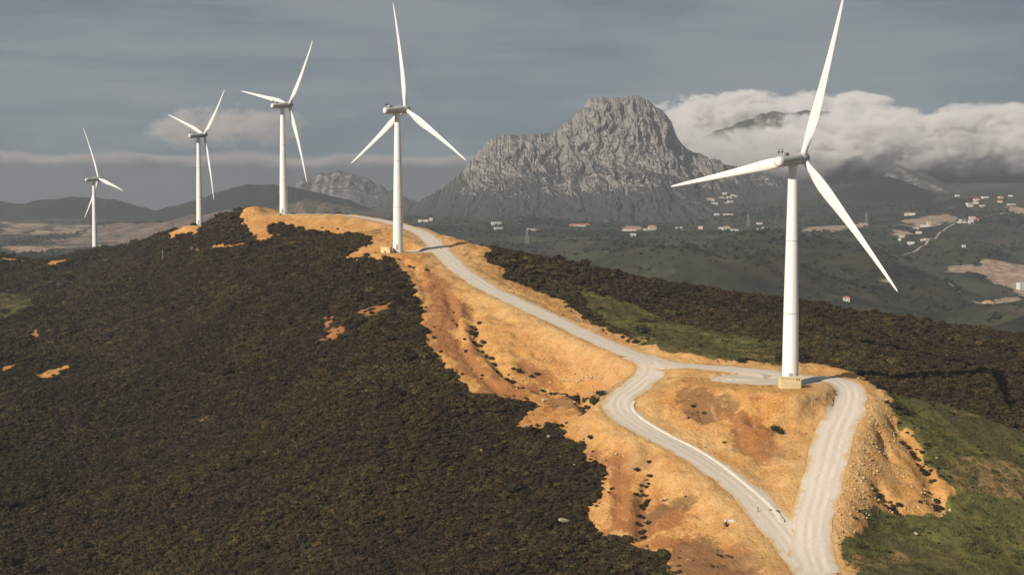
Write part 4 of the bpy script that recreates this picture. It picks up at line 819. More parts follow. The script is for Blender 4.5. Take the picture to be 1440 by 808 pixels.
# =====================================================================  vegetation and stones
rng = np.random.default_rng(7)
def leaf_cloud(r, h, n, size, seed, core=True, squash=1.0):
    """a bush: a lumpy dark heart wrapped in small leaf-spray faces"""
    R = np.random.default_rng(seed); v = []; f = []
    lob = [(R.uniform(-.45, .45) * r, R.uniform(-.45, .45) * r, R.uniform(.30, .62) * h, R.uniform(.42, .68)) for _ in range(5)] + [(0, 0, .45 * h, .8)]
    if core:
        bm = bmesh.new(); bmesh.ops.create_icosphere(bm, subdivisions=1, radius=1.0)
        for q in bm.verts:
            k = R.uniform(.58, .82); v.append((q.co.x * r * k, q.co.y * r * k, max(-0.15 * h, h * (.40 + .48 * q.co.z * k * 1.15))))
        f += [tuple(x.index for x in p.verts) for p in bm.faces]; bm.free()
    for _ in range(n):
        lx, ly, lz, lr = lob[R.integers(len(lob))]
        d = R.normal(size=3); d[2] = abs(d[2]) * 0.9 + 0.05 if R.random() < .8 else d[2] * .4; d /= np.linalg.norm(d)
        rad = lr * R.uniform(.72, 1.06)
        c = np.array([lx + d[0] * r * rad, ly + d[1] * r * rad, max(0.05 * h, lz + d[2] * h * rad * .75 * squash)])
        nrm = d + R.normal(size=3) * .55; nrm /= np.linalg.norm(nrm); t = np.cross(nrm, R.normal(size=3)); t /= np.linalg.norm(t); b_ = np.cross(nrm, t)
        s1 = size * R.uniform(.6, 1.35); s2 = size * R.uniform(.35, .8); k = len(v)
        v += [tuple(c - t * s1), tuple(c - b_ * s2 + nrm * .12 * size), tuple(c + t * s1), tuple(c + b_ * s2 + nrm * .2 * size)]; f.append((k, k + 1, k + 2, k + 3))
    return v, f
def proto(name, vf, mat, smooth=False):
    return bpy.data.objects.new(name, mesh(name, vf[0], vf[1], mat, smooth))
def proto_set(name, objs):
    c = bpy.data.collections.new(name)
    for o in objs: c.objects.link(o)
    return c
def scatter(name, pts, rot, scl, idx, tint, coll, label, cat):
    me = bpy.data.meshes.new(name); n = len(pts); me.vertices.add(n); me.vertices.foreach_set('co', np.asarray(pts, np.float32).ravel())
    for nm, ty, arr, key in (('turn', 'FLOAT_VECTOR', rot, 'vector'), ('size', 'FLOAT_VECTOR', scl, 'vector'), ('pick', 'INT', idx, 'value'), ('tint', 'FLOAT', tint, 'value')):
        a = me.attributes.new(nm, ty, 'POINT'); a.data.foreach_set(key, np.ascontiguousarray(arr).ravel())
    o = link(name, me); ng = bpy.data.node_groups.new(name, 'GeometryNodeTree')
    ng.interface.new_socket('Geometry', in_out='INPUT', socket_type='NodeSocketGeometry'); ng.interface.new_socket('Geometry', in_out='OUTPUT', socket_type='NodeSocketGeometry')
    gi = ng.nodes.new('NodeGroupInput'); go = ng.nodes.new('NodeGroupOutput'); iop = ng.nodes.new('GeometryNodeInstanceOnPoints')
    ci = ng.nodes.new('GeometryNodeCollectionInfo'); ci.inputs[0].default_value = coll; ci.inputs[1].default_value = True; ci.inputs[2].default_value = True
    def na(nm, ty):
        q = ng.nodes.new('GeometryNodeInputNamedAttribute'); q.data_type = ty; q.inputs[0].default_value = nm; return q.outputs[0]
    ng.links.new(gi.outputs[0], iop.inputs['Points']); ng.links.new(ci.outputs[0], iop.inputs['Instance']); iop.inputs['Pick Instance'].default_value = True
    ng.links.new(na('pick', 'INT'), iop.inputs['Instance Index']); e2r = ng.nodes.new('FunctionNodeEulerToRotation'); ng.links.new(na('turn', 'FLOAT_VECTOR'), e2r.inputs[0])
    ng.links.new(e2r.outputs[0], iop.inputs['Rotation']); ng.links.new(na('size', 'FLOAT_VECTOR'), iop.inputs['Scale']); ng.links.new(iop.outputs[0], go.inputs[0])
    md = o.modifiers.new('spread', 'NODES'); md.node_group = ng
    return tag(o, label, cat, kind='stuff')
def turns(n, tilt=0.15):
    return np.stack([rng.uniform(-tilt, tilt, n), rng.uniform(-tilt, tilt, n), rng.uniform(0, 6.283, n)], -1).astype(np.float32)

bushes = proto_set('bush_kinds', [proto('bush', leaf_cloud(1.0, rng.uniform(.95, 1.25), 105, 0.22, 300 + i), M['scrub']) for i in range(7)])
def jitter_grid(x0, x1, y0, y1, sp):
    gx, gy = np.meshgrid(np.arange(x0, x1, sp), np.arange(y0, y1, sp)); n = gx.size
    return gx.ravel() + rng.uniform(-.5, .5, n) * sp, gy.ravel() + rng.uniform(-.5, .5, n) * sp
def bush_field(y0, y1, sp, rad):
    x, y = jitter_grid(-620, 560, y0, y1, sp)
    k = np.abs(x) < 0.42 * y + 45; x, y = x[k], y[k]
    jx = x + 1.8 * fbm(x / 9, y / 9, 3, 71); jy = y + 1.8 * fbm(x / 9, y / 9, 3, 77)
    b = mask([BARE] + BARE_SMALL, jx, jy) & ~mask(SCRUB_ISLES, jx, jy)
    g = mask(GRASS, jx + rng.normal(0, 1.6, len(x)), jy + rng.normal(0, 1.6, len(x)))
    bj = mask([BARE] + BARE_SMALL, jx + rng.normal(0, 2.0, len(x)), jy + rng.normal(0, 2.4, len(x))); fringe = b & ~bj & (rng.random(len(x)) < .55)
    k = (~b | fringe) & (~g | (rng.random(len(x)) < 0.10 * sstep(0.05, 0.5, fbm(x / 11, y / 11, 3, 95)) + 0.006)) & (road_near(x, y) > 1.5)
    k &= rng.random(len(x)) < 0.96
    k &= ~(mask(RUST_PATCHES, jx, jy) & (rng.random(len(x)) < 0.75))
    k |= mask(SCREE_SHRUBS, jx, jy) & (rng.random(len(x)) < 0.62 * sstep(-0.1, 0.3, fbm(x / 5, y / 5, 2, 69)))
    x, y, fringe, g = x[k], y[k], fringe[k], g[k]; z = ground(x, y)
    patch = 0.7 * fbm(x / 30, y / 30, 3, 55) + 0.8 * fbm(x / 95, y / 95, 2, 56)
    s = rad * np.exp(rng.normal(0, .26, len(x))) * (1 + 0.22 * patch)
    s = np.where(fringe, s * rng.uniform(.35, .75, len(x)), s); s = np.where(g, s * rng.uniform(.4, .9, len(x)), s)
    big = (rng.random(len(x)) < 0.014) & ~fringe & ~g; s = np.where(big, s * rng.uniform(1.4, 2.1, len(x)), s)
    tint = np.clip(0.36 + 0.20 * patch + 0.16 * fbm(x / 8, y / 8, 2, 58) + rng.normal(0, .17, len(x)), 0, 1); tint = np.where(big, tint * .25, tint)
    return x, y, z, s, tint
def weeds():
    x, y = jitter_grid(-170, 130, 240, 720, 1.6); cl = fbm(x / 16, y / 16, 3, 63)
    k = in_poly(x, y, BARE) & (road_near(x, y) > 1.2) & (rng.random(len(x)) < np.clip(0.012 + 0.13 * (cl - 0.25), 0.004, 0.2) + 0.30 * mask(DARK_SOIL, x, y) * (cl > -0.1))
    x, y = x[k], y[k]; sz = rng.uniform(.18, .50, len(x))
    for gi, cnt in ((0, 150), (3, 30), (6, 45), (7, 26), (1, 18)):
        L = smooth_line([(q[0], q[1], 0.0) for q in GULLIES[gi][0]], 1.0); pk = rng.integers(int(len(L) * .12), len(L), cnt)
        dn = fbm(pk / 9.0, pk * 0.0 + gi, 2, 73) > -0.25; pk = pk[dn]
        x = np.concatenate([x, L[pk, 0] + rng.normal(0, .9, len(pk))]); y = np.concatenate([y, L[pk, 1] + rng.normal(0, 1.1, len(pk))]); sz = np.concatenate([sz, rng.uniform(.45, 1.15, len(pk))])
    return x, y, ground(x, y), sz, np.where(sz > .5, rng.uniform(0.0, .3, len(x)), rng.uniform(0.1, 0.75, len(x)))
fields = [bush_field(205, 470, 1.22, 1.0), bush_field(470, 700, 1.6, 1.25), bush_field(700, 1130, 2.3, 1.7), weeds()]
x, y, z, s, tint = [np.concatenate(a) for a in zip(*fields)]
n = len(x); hgt = s * rng.uniform(.50, .95, n)
print('bushes', n)
scatter('scrub', np.stack([x, y, z - 0.12], -1), turns(n), np.stack([s, s, hgt], -1).astype(np.float32), rng.integers(0, 7, n).astype(np.int32), tint.astype(np.float32), bushes,
        'dense dark brown scrub covering the hillside around the turbines', 'scrub')

def tuft(seed):
    R = np.random.default_rng(seed); v = []; f = []
    for _ in range(16):
        a = R.uniform(0, 6.283); p = np.array([R.uniform(-.5, .5), R.uniform(-.5, .5), 0]); h = R.uniform(.25, .6); lean = np.array([math.cos(a), math.sin(a), 0]) * R.uniform(.05, .3); w = np.array([-math.sin(a), math.cos(a), 0]) * .05
        k = len(v); v += [tuple(p - w), tuple(p + w), tuple(p + lean + (0, 0, h))]; f.append((k, k + 1, k + 2))
    return v, f
tufts = proto_set('tuft_kinds', [proto('tuft', tuft(400 + i), M['grass']) for i in range(4)])
x, y = jitter_grid(-480, 260, 230, 1000, 0.95); k = (np.abs(x) < 0.42 * y + 20); x, y = x[k], y[k]
k = mask(GRASS, x + 1.8 * fbm(x / 9, y / 9, 3, 71), y + 1.8 * fbm(x / 9, y / 9, 3, 77)) & (rng.random(len(x)) < 0.42 + 0.5 * fbm(x / 12, y / 12, 3, 33)) & ~in_poly(x, y, BARE) & (road_near(x, y) > 1.5); x, y = x[k], y[k]; n = len(x)
sc = rng.uniform(.8, 1.9, n); pt = fbm(x / 20, y / 20, 3, 61)
scatter('grass', np.stack([x, y, ground(x, y)], -1), turns(n, .1), np.stack([sc, sc, sc * rng.uniform(.5, 1.0, n)], -1).astype(np.float32), rng.integers(0, 4, n).astype(np.int32), np.clip(.45 + .35 * pt + rng.normal(0, .15, n), 0, 1).astype(np.float32), tufts,
        'short rough green grass on the slopes right of the road', 'grass')
print('tufts', n)

def stone(seed, n=1):
    R = np.random.default_rng(seed); bm = bmesh.new(); bmesh.ops.create_icosphere(bm, subdivisions=n, radius=1)
    pl = R.normal(size=(7, 3)); pl /= np.linalg.norm(pl, axis=1)[:, None]; off = R.uniform(.55, .85, 7); sx = np.array([1, R.uniform(.65, .95), R.uniform(.5, .8)]); v = []
    for q in bm.verts:
        c = np.array(q.co)
        for m_, o_ in zip(pl, off):
            e = c @ m_ - o_
            if e > 0: c = c - m_ * e
        v.append(tuple(c * sx * R.uniform(.95, 1.05)))
    f = [tuple(i.index for i in p.verts) for p in bm.faces]; bm.free(); return v, f
stones = proto_set('stone_kinds', [proto('stone', stone(500 + i, 2), M['stone']) for i in range(5)])
x, y = jitter_grid(-60, 130, 240, 560, 1.0)
inb = in_poly(x, y, BARE) & (road_near(x, y) > 0.6); rub = mask(RUBBLE, x, y)
k = inb & ((rub & (rng.random(len(x)) < 0.75)) | (rng.random(len(x)) < 0.06)); x, y, rub = x[k], y[k], rub[k]; n = len(x)
sc = np.where(rub, .20, .12) * np.exp(rng.normal(0, .6, n)); sc = np.minimum(sc, .42)
scatter('rubble', np.stack([x, y, ground(x, y) + sc * .2], -1), turns(n, 1.2), np.stack([sc, sc, sc], -1).astype(np.float32), rng.integers(0, 5, n).astype(np.int32), rng.random(n).astype(np.float32), stones,
        'loose pale rubble spilled over the orange road embankments', 'rubble')
print('stones', n)

# woodland and hedges far below in the valley
trees = proto_set('tree_kinds', [proto('far_tree', leaf_cloud(1.0, 1.5, 46, 0.34, 600 + i), M['tree']) for i in range(4)])
x, y = jitter_grid(-1300, 1500, 1300, 3600, 11.0); k = np.abs(x) < 0.42 * y + 60; x, y = x[k], y[k]
w = fbm(x / 260, y / 260, 4, 65); hd = ridged(x / 170, y / 170, 1, 67)
k = ((rng.random(len(x)) < np.clip(.22 + .8 * w, .04, .75)) | ((hd > .93) & (rng.random(len(x)) < .6))) & ~mask(V_BARE, x, y) & ~(mask(V_GRASS, x, y) & (rng.random(len(x)) < .9)); x, y = x[k], y[k]; n = len(x)
sc = 1.5 * np.exp(rng.normal(0.25, .4, n))
scatter('valley_woodland', np.stack([x, y, valley(x, y) - .3], -1), turns(n, .05), np.stack([sc * 1.25, sc * 1.25, sc], -1).astype(np.float32), rng.integers(0, 4, n).astype(np.int32), rng.random(n).astype(np.float32), trees,
        'scattered dark trees and hedges across the hazy valley floor', 'woodland')
print('trees', n)

# ---------------------------------------------------------------- shrubs and boulders one can pick out
shrub_me = [mesh('shrub_foliage', *leaf_cloud(.5, .62, 260, 0.055, 700 + i), M['shrub']) for i in range(4)]
tv, tf = join([lathe([(.035, -.1), (.02, .3)], 6)]); twig_me = mesh('shrub_stem', tv, tf, M['wood'])
def side(x, y):
    return 'ditch' if 340 < y else 'low'
ORD = ['first', 'second', 'third', 'fourth', 'fifth', 'sixth', 'seventh', 'eighth', 'ninth', 'tenth', 'eleventh', 'twelfth', 'thirteenth', 'fourteenth', 'fifteenth', 'sixteenth']
def rank(items, me_, key):
    return ORD[sorted(items, key=key).index(me_)]
PXK = lambda q: q[0][0] / q[0][1]           # left to right as seen
DEPTH = lambda q: -q[0][1]                  # far to near
for i, it in enumerate(SHRUBS):
    (x, y, z), w = it; z = float(ground(np.array([x]), np.array([y]))[0])
    o = empty('shrub', (x, y, z), i * 1.7); o.scale = (w * (1.15 + .05 * ((i * 53) % 9)), w * (1.1 + .05 * ((i * 29) % 7)), w * (0.75 + 0.3 * ((i * 37) % 10) / 10))
    link('foliage', shrub_me[i % 4], o); link('stem', twig_me, o)
    if i == 0: tag(o, 'large round dark shrub alone on the grass strip behind the road', 'shrub')
    elif i <= 10: tag(o, rank(SHRUBS[1:11], it, PXK) + ' dark shrub from the left in the thicket at the road bend', 'shrub', 'shrubs in the thicket at the bend')
    elif i <= 26: tag(o, rank(SHRUBS[11:27], it, DEPTH) + ' dark shrub from the top in the gully below the road embankment', 'shrub', 'shrubs along the embankment gully')
    elif i in (27, 28): tag(o, ('larger' if i == 27 else 'smaller') + ' of two grey shrubs on the orange mound below the nearest turbine', 'shrub')
    elif i == 29: tag(o, 'tiny dark shrub near the pale kerb on the orange mound', 'shrub')
    elif i <= 36: tag(o, rank(SHRUBS[30:37], it, DEPTH) + ' small shrub from the top on bare earth left of the descending road', 'shrub', 'shrubs on bare earth left of the road')
    elif i <= 38: tag(o, ('left' if i == 37 else 'right') + ' of two dark shrubs at the top of the rubble slope', 'shrub', 'shrubs at the top of the rubble slope')
    elif i <= 41: tag(o, rank(SHRUBS[39:42], it, PXK) + ' from the left of three small shrubs just below the second turbine', 'shrub', 'shrubs below the second turbine')
    else: tag(o, ('right' if i == 42 else 'left') + ' of two small brown shrubs in the dark patch on the orange mound', 'shrub', 'shrubs in the reddish patch')
stone_me = [mesh('boulder', *stone(800 + i, 2), M['stone']) for i in range(5)]
for i, ((x, y, z), w) in enumerate(BOULDERS):
    z = float(ground(np.array([x]), np.array([y]))[0])
    o = link('boulder', stone_me[i % 5], None, (x, y, z + w * .16)); o.scale = (w * .5, w * .5, w * .5); o.rotation_euler = (0.2 * (i % 3), 0.15 * (i % 4), i * 1.3)
    lab = {0: 'largest pale boulder on the bench below the bend', 1: 'pale boulder beside the thicket at the bend', 2: 'small pale boulder on the bench left of the thicket',
           3: 'tan boulder alone in the middle of the dark scrub', 5: 'orange boulder in scrub near the bare earth edge', 6: 'small boulder deep in the dark scrub slope', 4: 'small white stone in scrub just left of the bare earth',
           16: 'pale boulder on the green slope below the rubble', 17: 'pale boulder on the grass beside the rubble slope', 18: 'white boulder at the upper road verge', 19: 'smaller stone beside the white verge boulder',
           20: 'boulder at the foot of the rubble slope', 21: 'boulder near the top of the rubble slope', 22: 'boulder on orange earth just below the thicket', 23: 'boulder on red earth left of the descending road', 24: 'small white stone low on the far left scrub slope', 25: 'small pale stone in scrub left of centre'}.get(i)
    if lab: tag(o, lab, 'boulder')
    elif i in (14, 15): tag(o, ('right' if i == 14 else 'left') + ' of two small pale boulders on brown earth left of the fork', 'boulder', 'boulders left of the fork')
    else: tag(o, rank(BOULDERS[7:14], BOULDERS[i], PXK) + ' pale boulder from the left on the road embankment', 'boulder', 'boulders on the embankment')
for i, ((x, y, z), w) in enumerate(SLAB_ROCKS):
    z = float(ground(np.array([x]), np.array([y]))[0])
    me = mesh('slab_rock', *stone(850 + i, 2), M['slab']); o = link('slab_rock', me, None, (x, y, z + .75)); o.scale = (w * .5, w * .3, w * .24); o.rotation_euler = (.1, .2, i * .9)
    tag(o, ['pale slab rock lying in the scrub at lower centre', 'long pale rock on the edge of scrub and orange earth', 'pale rock on the scrub tongue below the bench', 'flat rock at the tip of bare earth in scrub'][i], 'rock')

# =====================================================================  wind turbines
HUB_Z, TILT, RAD = 62.4, math.radians(6), 46.0
def blade_mesh():
    st = [0, .02, .05, .09, .14, .20, .26, .34, .44, .55, .66, .76, .85, .92, .965, .988, 1.0]
    ch = [1.9, 1.9, 1.95, 2.35, 3.05, 3.45, 3.40, 3.0, 2.50, 2.05, 1.68, 1.36, 1.08, .84, .60, .40, .10]
    th = [1., 1., .97, .75, .50, .36, .30, .26, .23, .20, .19, .18, .17, .17, .17, .17, .17]
    tw = [16, 16, 15, 14, 12.5, 10.5, 8.5, 6.5, 4.5, 3, 2, 1.2, .6, .2, 0, 0, 0]
    n = 20; v = []; f = []
    for s, c, t, w in zip(st, ch, th, tw):
        c *= 0.92; z = 1.0 + s * (RAD - 1.0); rr = min(1.0, max(0.0, (s - .03) / .13)); w = math.radians(w); bow = -2.3 * s * s
        for k in range(n):
            a = 2 * math.pi * k / n; cx = .5 * (1 - math.cos(a)); circ = (0.5 * math.cos(a) * -1, 0.5 * math.sin(a))
            yt = 5 * t * (.2969 * math.sqrt(max(cx, 0)) - .126 * cx - .3516 * cx ** 2 + .2843 * cx ** 3 - .1036 * cx ** 4)
            foil = (cx - .30, yt if k < n / 2 else -yt)
            q = (circ[0] * (1 - rr) + foil[0] * rr, circ[1] * t * (1 - rr) + foil[1] * rr)
            px, py = q[0] * c, q[1] * c
            v.append((px * math.cos(w) + py * math.sin(w) - .12 * c * rr, -px * math.sin(w) + py * math.cos(w) + bow, z))
    for i in range(len(st) - 1):
        for k in range(n):
            k2 = (k + 1) % n; f.append((i * n + k, i * n + k2, (i + 1) * n + k2, (i + 1) * n + k))
    f.append(tuple((len(st) - 1) * n + k for k in range(n))); f.append(tuple(range(n - 1, -1, -1)))
    return mesh('blade', v, f, M['blade'], True)
def along_axis(prof, n=36):
    """lathe about the tilted shaft, prof = (radius, distance along shaft from tower axis)"""
    v, f = lathe(prof, n); c, s_ = math.cos(TILT), math.sin(TILT)
    return [(x, z * c - y * s_, HUB_Z + z * s_ + y * c) for x, y, z in v], [tuple(reversed(q)) for q in f]
bl = blade_mesh()
tw_prof = [(2.55, -0.6), (2.55, .12), (2.30, .13), (2.28, 1), (2.08, 20.0), (1.68, 40.0), (1.22, 60.3), (1.38, 60.32), (1.38, 60.9)]
ring_me = [mesh('joint_ring', *lathe([(r_ - .03, z_ - .14), (r_ + .03, z_ - .12), (r_ + .03, z_ + .12), (r_ - .04, z_ + .14)], 48, False), M['nacelle'], True) for r_, z_ in ((2.08, 20.0), (1.68, 40.0))]
v, f = lathe(tw_prof, 48); tower_me = mesh('tower', v, f, M['tower'], True)
nac_me = mesh('nacelle', *along_axis([(1.02, -7.25), (1.32, -7.12), (1.50, -6.8), (1.55, -6.2), (1.62, -3), (1.66, 1.0), (1.60, 2.7), (1.52, 3.0)]), M['nacelle'], True)
cap_me = mesh('lit_rear_cover', *along_axis([(0.6, -7.40), (0.95, -7.36), (1.05, -7.22), (1.05, -7.1)]), M['blade'], True)  # blade white paints the sunlit rear face against the grey sides
hub_me = mesh('hub', *along_axis([(1.30, 3.06), (1.62, 3.25), (1.72, 4.2), (1.66, 5.4), (1.40, 6.2), (.95, 6.8), (.4, 7.1), (.1, 7.16)]), M['nacelle'], True)
def mast(x):
    z0 = HUB_Z - 6.0 * math.sin(TILT) + 1.35
    return join([box(x - .06, x + .06, -6.1, -5.98, z0, z0 + 1.9), box(x - .22, x + .22, -6.12, -5.96, z0 + 1.75, z0 + 1.95), box(x - .12, x + .12, -6.4, -5.7, z0 + .9, z0 + 1.3)])
mast_me = [mesh('wind_sensor', *mast(x), M['steel']) for x in (-.55, .55)]
bx_ = box(-.95, .95, -5.2, -3.4, HUB_Z + 1.0, HUB_Z + 1.75); cool_me = bevel_mesh('cooler_box', bx_, M['nacelle'], .08)
def arc_panel(r, a0, a1, z0, z1, n=8):
    v = []; f = []
    for i in range(n + 1):
        a = a0 + (a1 - a0) * i / n
        for rr in (r, r + .08):
            for z in (z0, z1): v.append((rr * math.cos(a), rr * math.sin(a), z))
    for i in range(n):
        b = i * 4; f += [(b + 2, b + 3, b + 7, b + 6)[::-1], (b + 1, b + 5, b + 7, b + 3), (b, b + 2, b + 6, b + 4)]
    f += [(0, 1, 3, 2), (n * 4, n * 4 + 2, n * 4 + 3, n * 4 + 1)]; return v, f
door_me = mesh('door', *arc_panel(2.26, -1.15, -.72, 1.2, 3.5), M['door'])
step_me = mesh('door_steps', *join([box(1.05, 1.95, -3.1 - .28 * i, -2.78 - .28 * i, 0, 1.15 - .28 * i) for i in range(4)]), M['steel'])
e1 = Vector((1, 0, 0)); ax = Vector((0, math.cos(TILT), math.sin(TILT))); e2 = Vector((0, -math.sin(TILT), math.cos(TILT)))
TL = ['nearest and largest white wind turbine beside the forked gravel road', 'white wind turbine with its top blade nearly upright beside a small cream kiosk', 'white wind turbine on the bare orange hilltop', 'white wind turbine behind the scrub knoll, second from the left', 'smallest and farthest white wind turbine at far left']
for i, ((x, y, z), ang) in enumerate(TURBINES):
    r = empty('wind_turbine', (x, y, z + .05), -NACELLE_AZ); tag(r, TL[i], 'wind turbine', 'row of wind turbines along the ridge')
    t = link('tower', tower_me, r); link('door', door_me, t); link('door_steps', step_me, t)
    for q in ring_me: link('joint_ring', q, t)
    na = link('nacelle', nac_me, r); link('lit_rear_cover', cap_me, na); link('wind_sensor', mast_me[0], na); link('wind_sensor', mast_me[1], na); link('cooler_box', cool_me, na)
    link('hub', hub_me, r); hc = Vector((0, 0, HUB_Z)) + ax * 4.6
    for k in range(3):
        th = math.radians(ang + 120 * k); d = e1 * math.cos(th) + e2 * math.sin(th); cw = e1 * math.sin(th) - e2 * math.cos(th)
        b_ = link('blade', bl, r); m4 = Matrix((cw, ax, d)).transposed().to_4x4(); m4.translation = hc; b_.matrix_local = m4

# =====================================================================  kiosks, kerb, drains, post
def kiosk(loc, rz, w, d, h, label):
    r = empty('transformer_kiosk', loc, rz); tag(r, label, 'kiosk')
    link('body', bevel_mesh('kiosk_body', box(-w / 2, w / 2, -d / 2, d / 2, -.5, h - .18), M['kiosk'], .04), r)
    link('roof', bevel_mesh('kiosk_roof', box(-w / 2 - .15, w / 2 + .15, -d / 2 - .15, d / 2 + .15, h - .18, h), M['kiosk'], .04), r)
    for k in (0, 1): link('vent', mesh('kiosk_vent', *box(w * .26 + k * .62, w * .26 + k * .62 + .34, -d / 2 - .03, -d / 2 + .02, h - .75, h - .40), M['steel']), r)
    dm = mesh('kiosk_door', *box(-w * .22, -w * .22 + .85, d / 2 - .02, d / 2 + .03, .05, 2.1), M['door']); link('door', dm, r)
    return r
(tx, ty, tz), _ = TURBINES[0]; kiosk((tx - 1.3, ty - 5.4, tz + .02), 0.06, 5.6, 3.0, 2.95, 'cream block kiosk standing in front of the nearest turbine tower')
(tx, ty, tz), _ = TURBINES[1]; kz = kiosk((tx - 4.9, ty - 2.5, tz + .02), -0.35, 4.5, 2.6, 2.6, 'small cream kiosk left of the second turbine tower')
link('hatch', mesh('kiosk_hatch', *box(-.5, .3, -1.34, -1.28, .1, .75), M['steel']), kz)

def sweep(pts, prof):
    P_ = np.array(pts); T_ = np.gradient(P_[:, :2], axis=0); T_ /= np.linalg.norm(T_, axis=1)[:, None]; N_ = np.stack([T_[:, 1], -T_[:, 0]], -1); v = []; f = []; m_ = len(prof)
    for p, q in zip(P_, N_):
        for a, b in prof: v.append((p[0] + q[0] * a, p[1] + q[1] * a, p[2] + b))
    for i in range(len(P_) - 1):
        for k in range(m_): k2 = (k + 1) % m_; f.append((i * m_ + k, (i + 1) * m_ + k, (i + 1) * m_ + k2, i * m_ + k2))
    f += [tuple(range(m_)), tuple(range((len(P_) - 1) * m_ + m_ - 1, (len(P_) - 1) * m_ - 1, -1))]; return v, f
kl = smooth_line(KERB, 1.5); kl[:, 2] = hill(kl[:, 0], kl[:, 1], False)
kl[:, 2] = np.convolve(np.pad(kl[:, 2], 3, mode='edge'), np.ones(7) / 7, 'valid')
kerb = link('drain_kerb', mesh('drain_kerb', *sweep(kl, [(-.42, -.5), (-.42, .42), (.10, .45), (.42, .40), (.42, -.5)]), M['concrete'])); tag(kerb, 'long pale concrete drain kerb along the inside of the road bend', 'kerb')
x, y, z = HEADWALL; z = float(ground(np.array([x]), np.array([y]))[0])
hw = empty('culvert_headwall', (x, y, z + .25), 0.4); tag(hw, 'small curved white culvert headwall left of the road fork', 'headwall')
arc = [(1.3 * math.cos(a), 1.3 * math.sin(a) - .6, 0) for a in np.linspace(-.3, 1.9, 10)]
link('wing_wall', mesh('wing_wall', *sweep(arc, [(-.28, -.8), (-.28, .9), (.28, .9), (.28, -.8)]), M['concrete']), hw)
link('pipe', mesh('pipe', *lathe([(.34, -.3), (.34, .55), (.26, .55), (.26, .1)], 14), M['steel']), hw, (-.9, -.4, .1))
x, y, z = kl[-4]; oc = empty('drain_outlet', (float(x) - 1.3, float(y) + 1.2, float(z)), .5); tag(oc, 'broken drain outlet with dark openings at the lower end of the kerb', 'drain')
for k, (dx, dy) in enumerate(((0, 0), (.9, -1.5))):
    link('opening', mesh('opening', *box(dx - .35, dx + .35, dy - .5, dy + .5, -.1, .55), M['steel']), oc)
for k in range(5):
    q = link('rubble_block', mesh('rubble_block', *stone(900 + k, 1), M['slab']), oc, (-1.2 - .45 * k, .3 * ((k * 7) % 3) - .2, .12)); q.scale = (.34, .3, .26)
link('bent_bar', mesh('bent_bar', *join([box(-3.5, -3.38, -.06, .06, 0, 1.5), box(-3.44, -2.2, -.05, .05, .12, .24)]), M['steel']), oc)
x, y, z = POST; z = float(ground(np.array([x]), np.array([y]))[0])
pp = empty('marker_post', (x, y, z)); tag(pp, 'thin white marker post standing in scrub below the left ridge', 'post')
link('pole', mesh('pole', *lathe([(.11, -.3), (.10, 6.5)], 10), M['wall']), pp); link('cap', mesh('cap', *lathe([(.2, 6.5), (.2, 6.7), (.05, 6.8)], 10), M['wall']), pp)

# =====================================================================  villages in the valley
def house(i, x, y, w, n, style):
    R = random.Random(i); z = far_ground(x, y); d = min(w * .7, R.uniform(8, 11)); h = 3.3 * n + .6
    r = empty('house', (x, y, z), R.uniform(-.25, .35)); wm = M['cream_wall'] if style == 'orange' or R.random() < .22 else M['wall']
    link('wall', mesh('house_wall', *box(-w / 2, w / 2, -d / 2, d / 2, -4, h), wm), r)
    if style == 'flat':
        link('roof', mesh('house_roof', *join([box(-w / 2 + .3, w / 2 - .3, -d / 2 + .3, d / 2 - .3, h - .1, h + .12)] + [box(-w / 2, w / 2, s * (d / 2 - .15) - .15, s * (d / 2 - .15) + .15, h + .005, h + .8) for s in (-1, 1)]), M['flat_roof']), r)
    else:
        o_ = .6; v = [(-w / 2 - o_, -d / 2 - o_, h), (w / 2 + o_, -d / 2 - o_, h), (w / 2 + o_, d / 2 + o_, h), (-w / 2 - o_, d / 2 + o_, h), (-w / 2 + d * .35, 0, h + d * .32), (w / 2 - d * .35, 0, h + d * .32)]
        link('roof', mesh('house_roof', v, [(0, 1, 5, 4), (1, 2, 5), (2, 3, 4, 5), (3, 0, 4), (3, 2, 1, 0)], M['red_roof' if style == 'red' else 'orange_roof']), r)
    k = max(2, int(w / 4.5))
    for s in range(n):
        for j in range(k):
            cx = -w / 2 + (j + .5) * w / k
            if s == 0 and j == k // 2: link('door', mesh('door', *box(cx - .6, cx + .6, -d / 2 - .06, -d / 2 + .05, 0, 2.3), M['door']), r)
            else: link('window', mesh('window', *box(cx - .65, cx + .65, -d / 2 - .05, -d / 2 + .05, 3.3 * s + 1.1, 3.3 * s + 2.5), M['pane']), r)
    return r
HL = {0: 'pale two storey house at the left end of the valley road', 1: 'low white house just below the pale two storey house', 2: 'lone white house on the valley road left of the long red roof', 3: 'long white building with red roof below the rocky mountain',
      4: 'long low red roofed building beside the orange roofed house', 5: 'tall house with orange roof on the valley road', 6: 'white annex beside the orange roofed house', 9: 'white block house alone by the valley road', 13: 'white house above the valley road just left of the nearest tower',
      17: 'red roofed house at the left of the hillside hamlet', 26: 'long white building below the hillside hamlet', 27: 'small house beside the long building below the hamlet', 31: 'orange roofed house at the left edge of the right hand village', 33: 'lone white house highest on the slope behind the village',
      59: 'tall white building at the right edge by the pale quarry', 60: 'orange roofed house on bare ground at lower right of the valley', 61: 'tiny white shed below the orange roofed house at lower right', 62: 'small white house below the long red roofed building', 63: 'small reddish house on the valley slope right of the nearest tower', 64: 'small pale shed alone in dark scrub above the quarry', 57: 'tall orange topped house beside the orange earth cutting', 58: 'long white building at the foot of the orange cutting'}
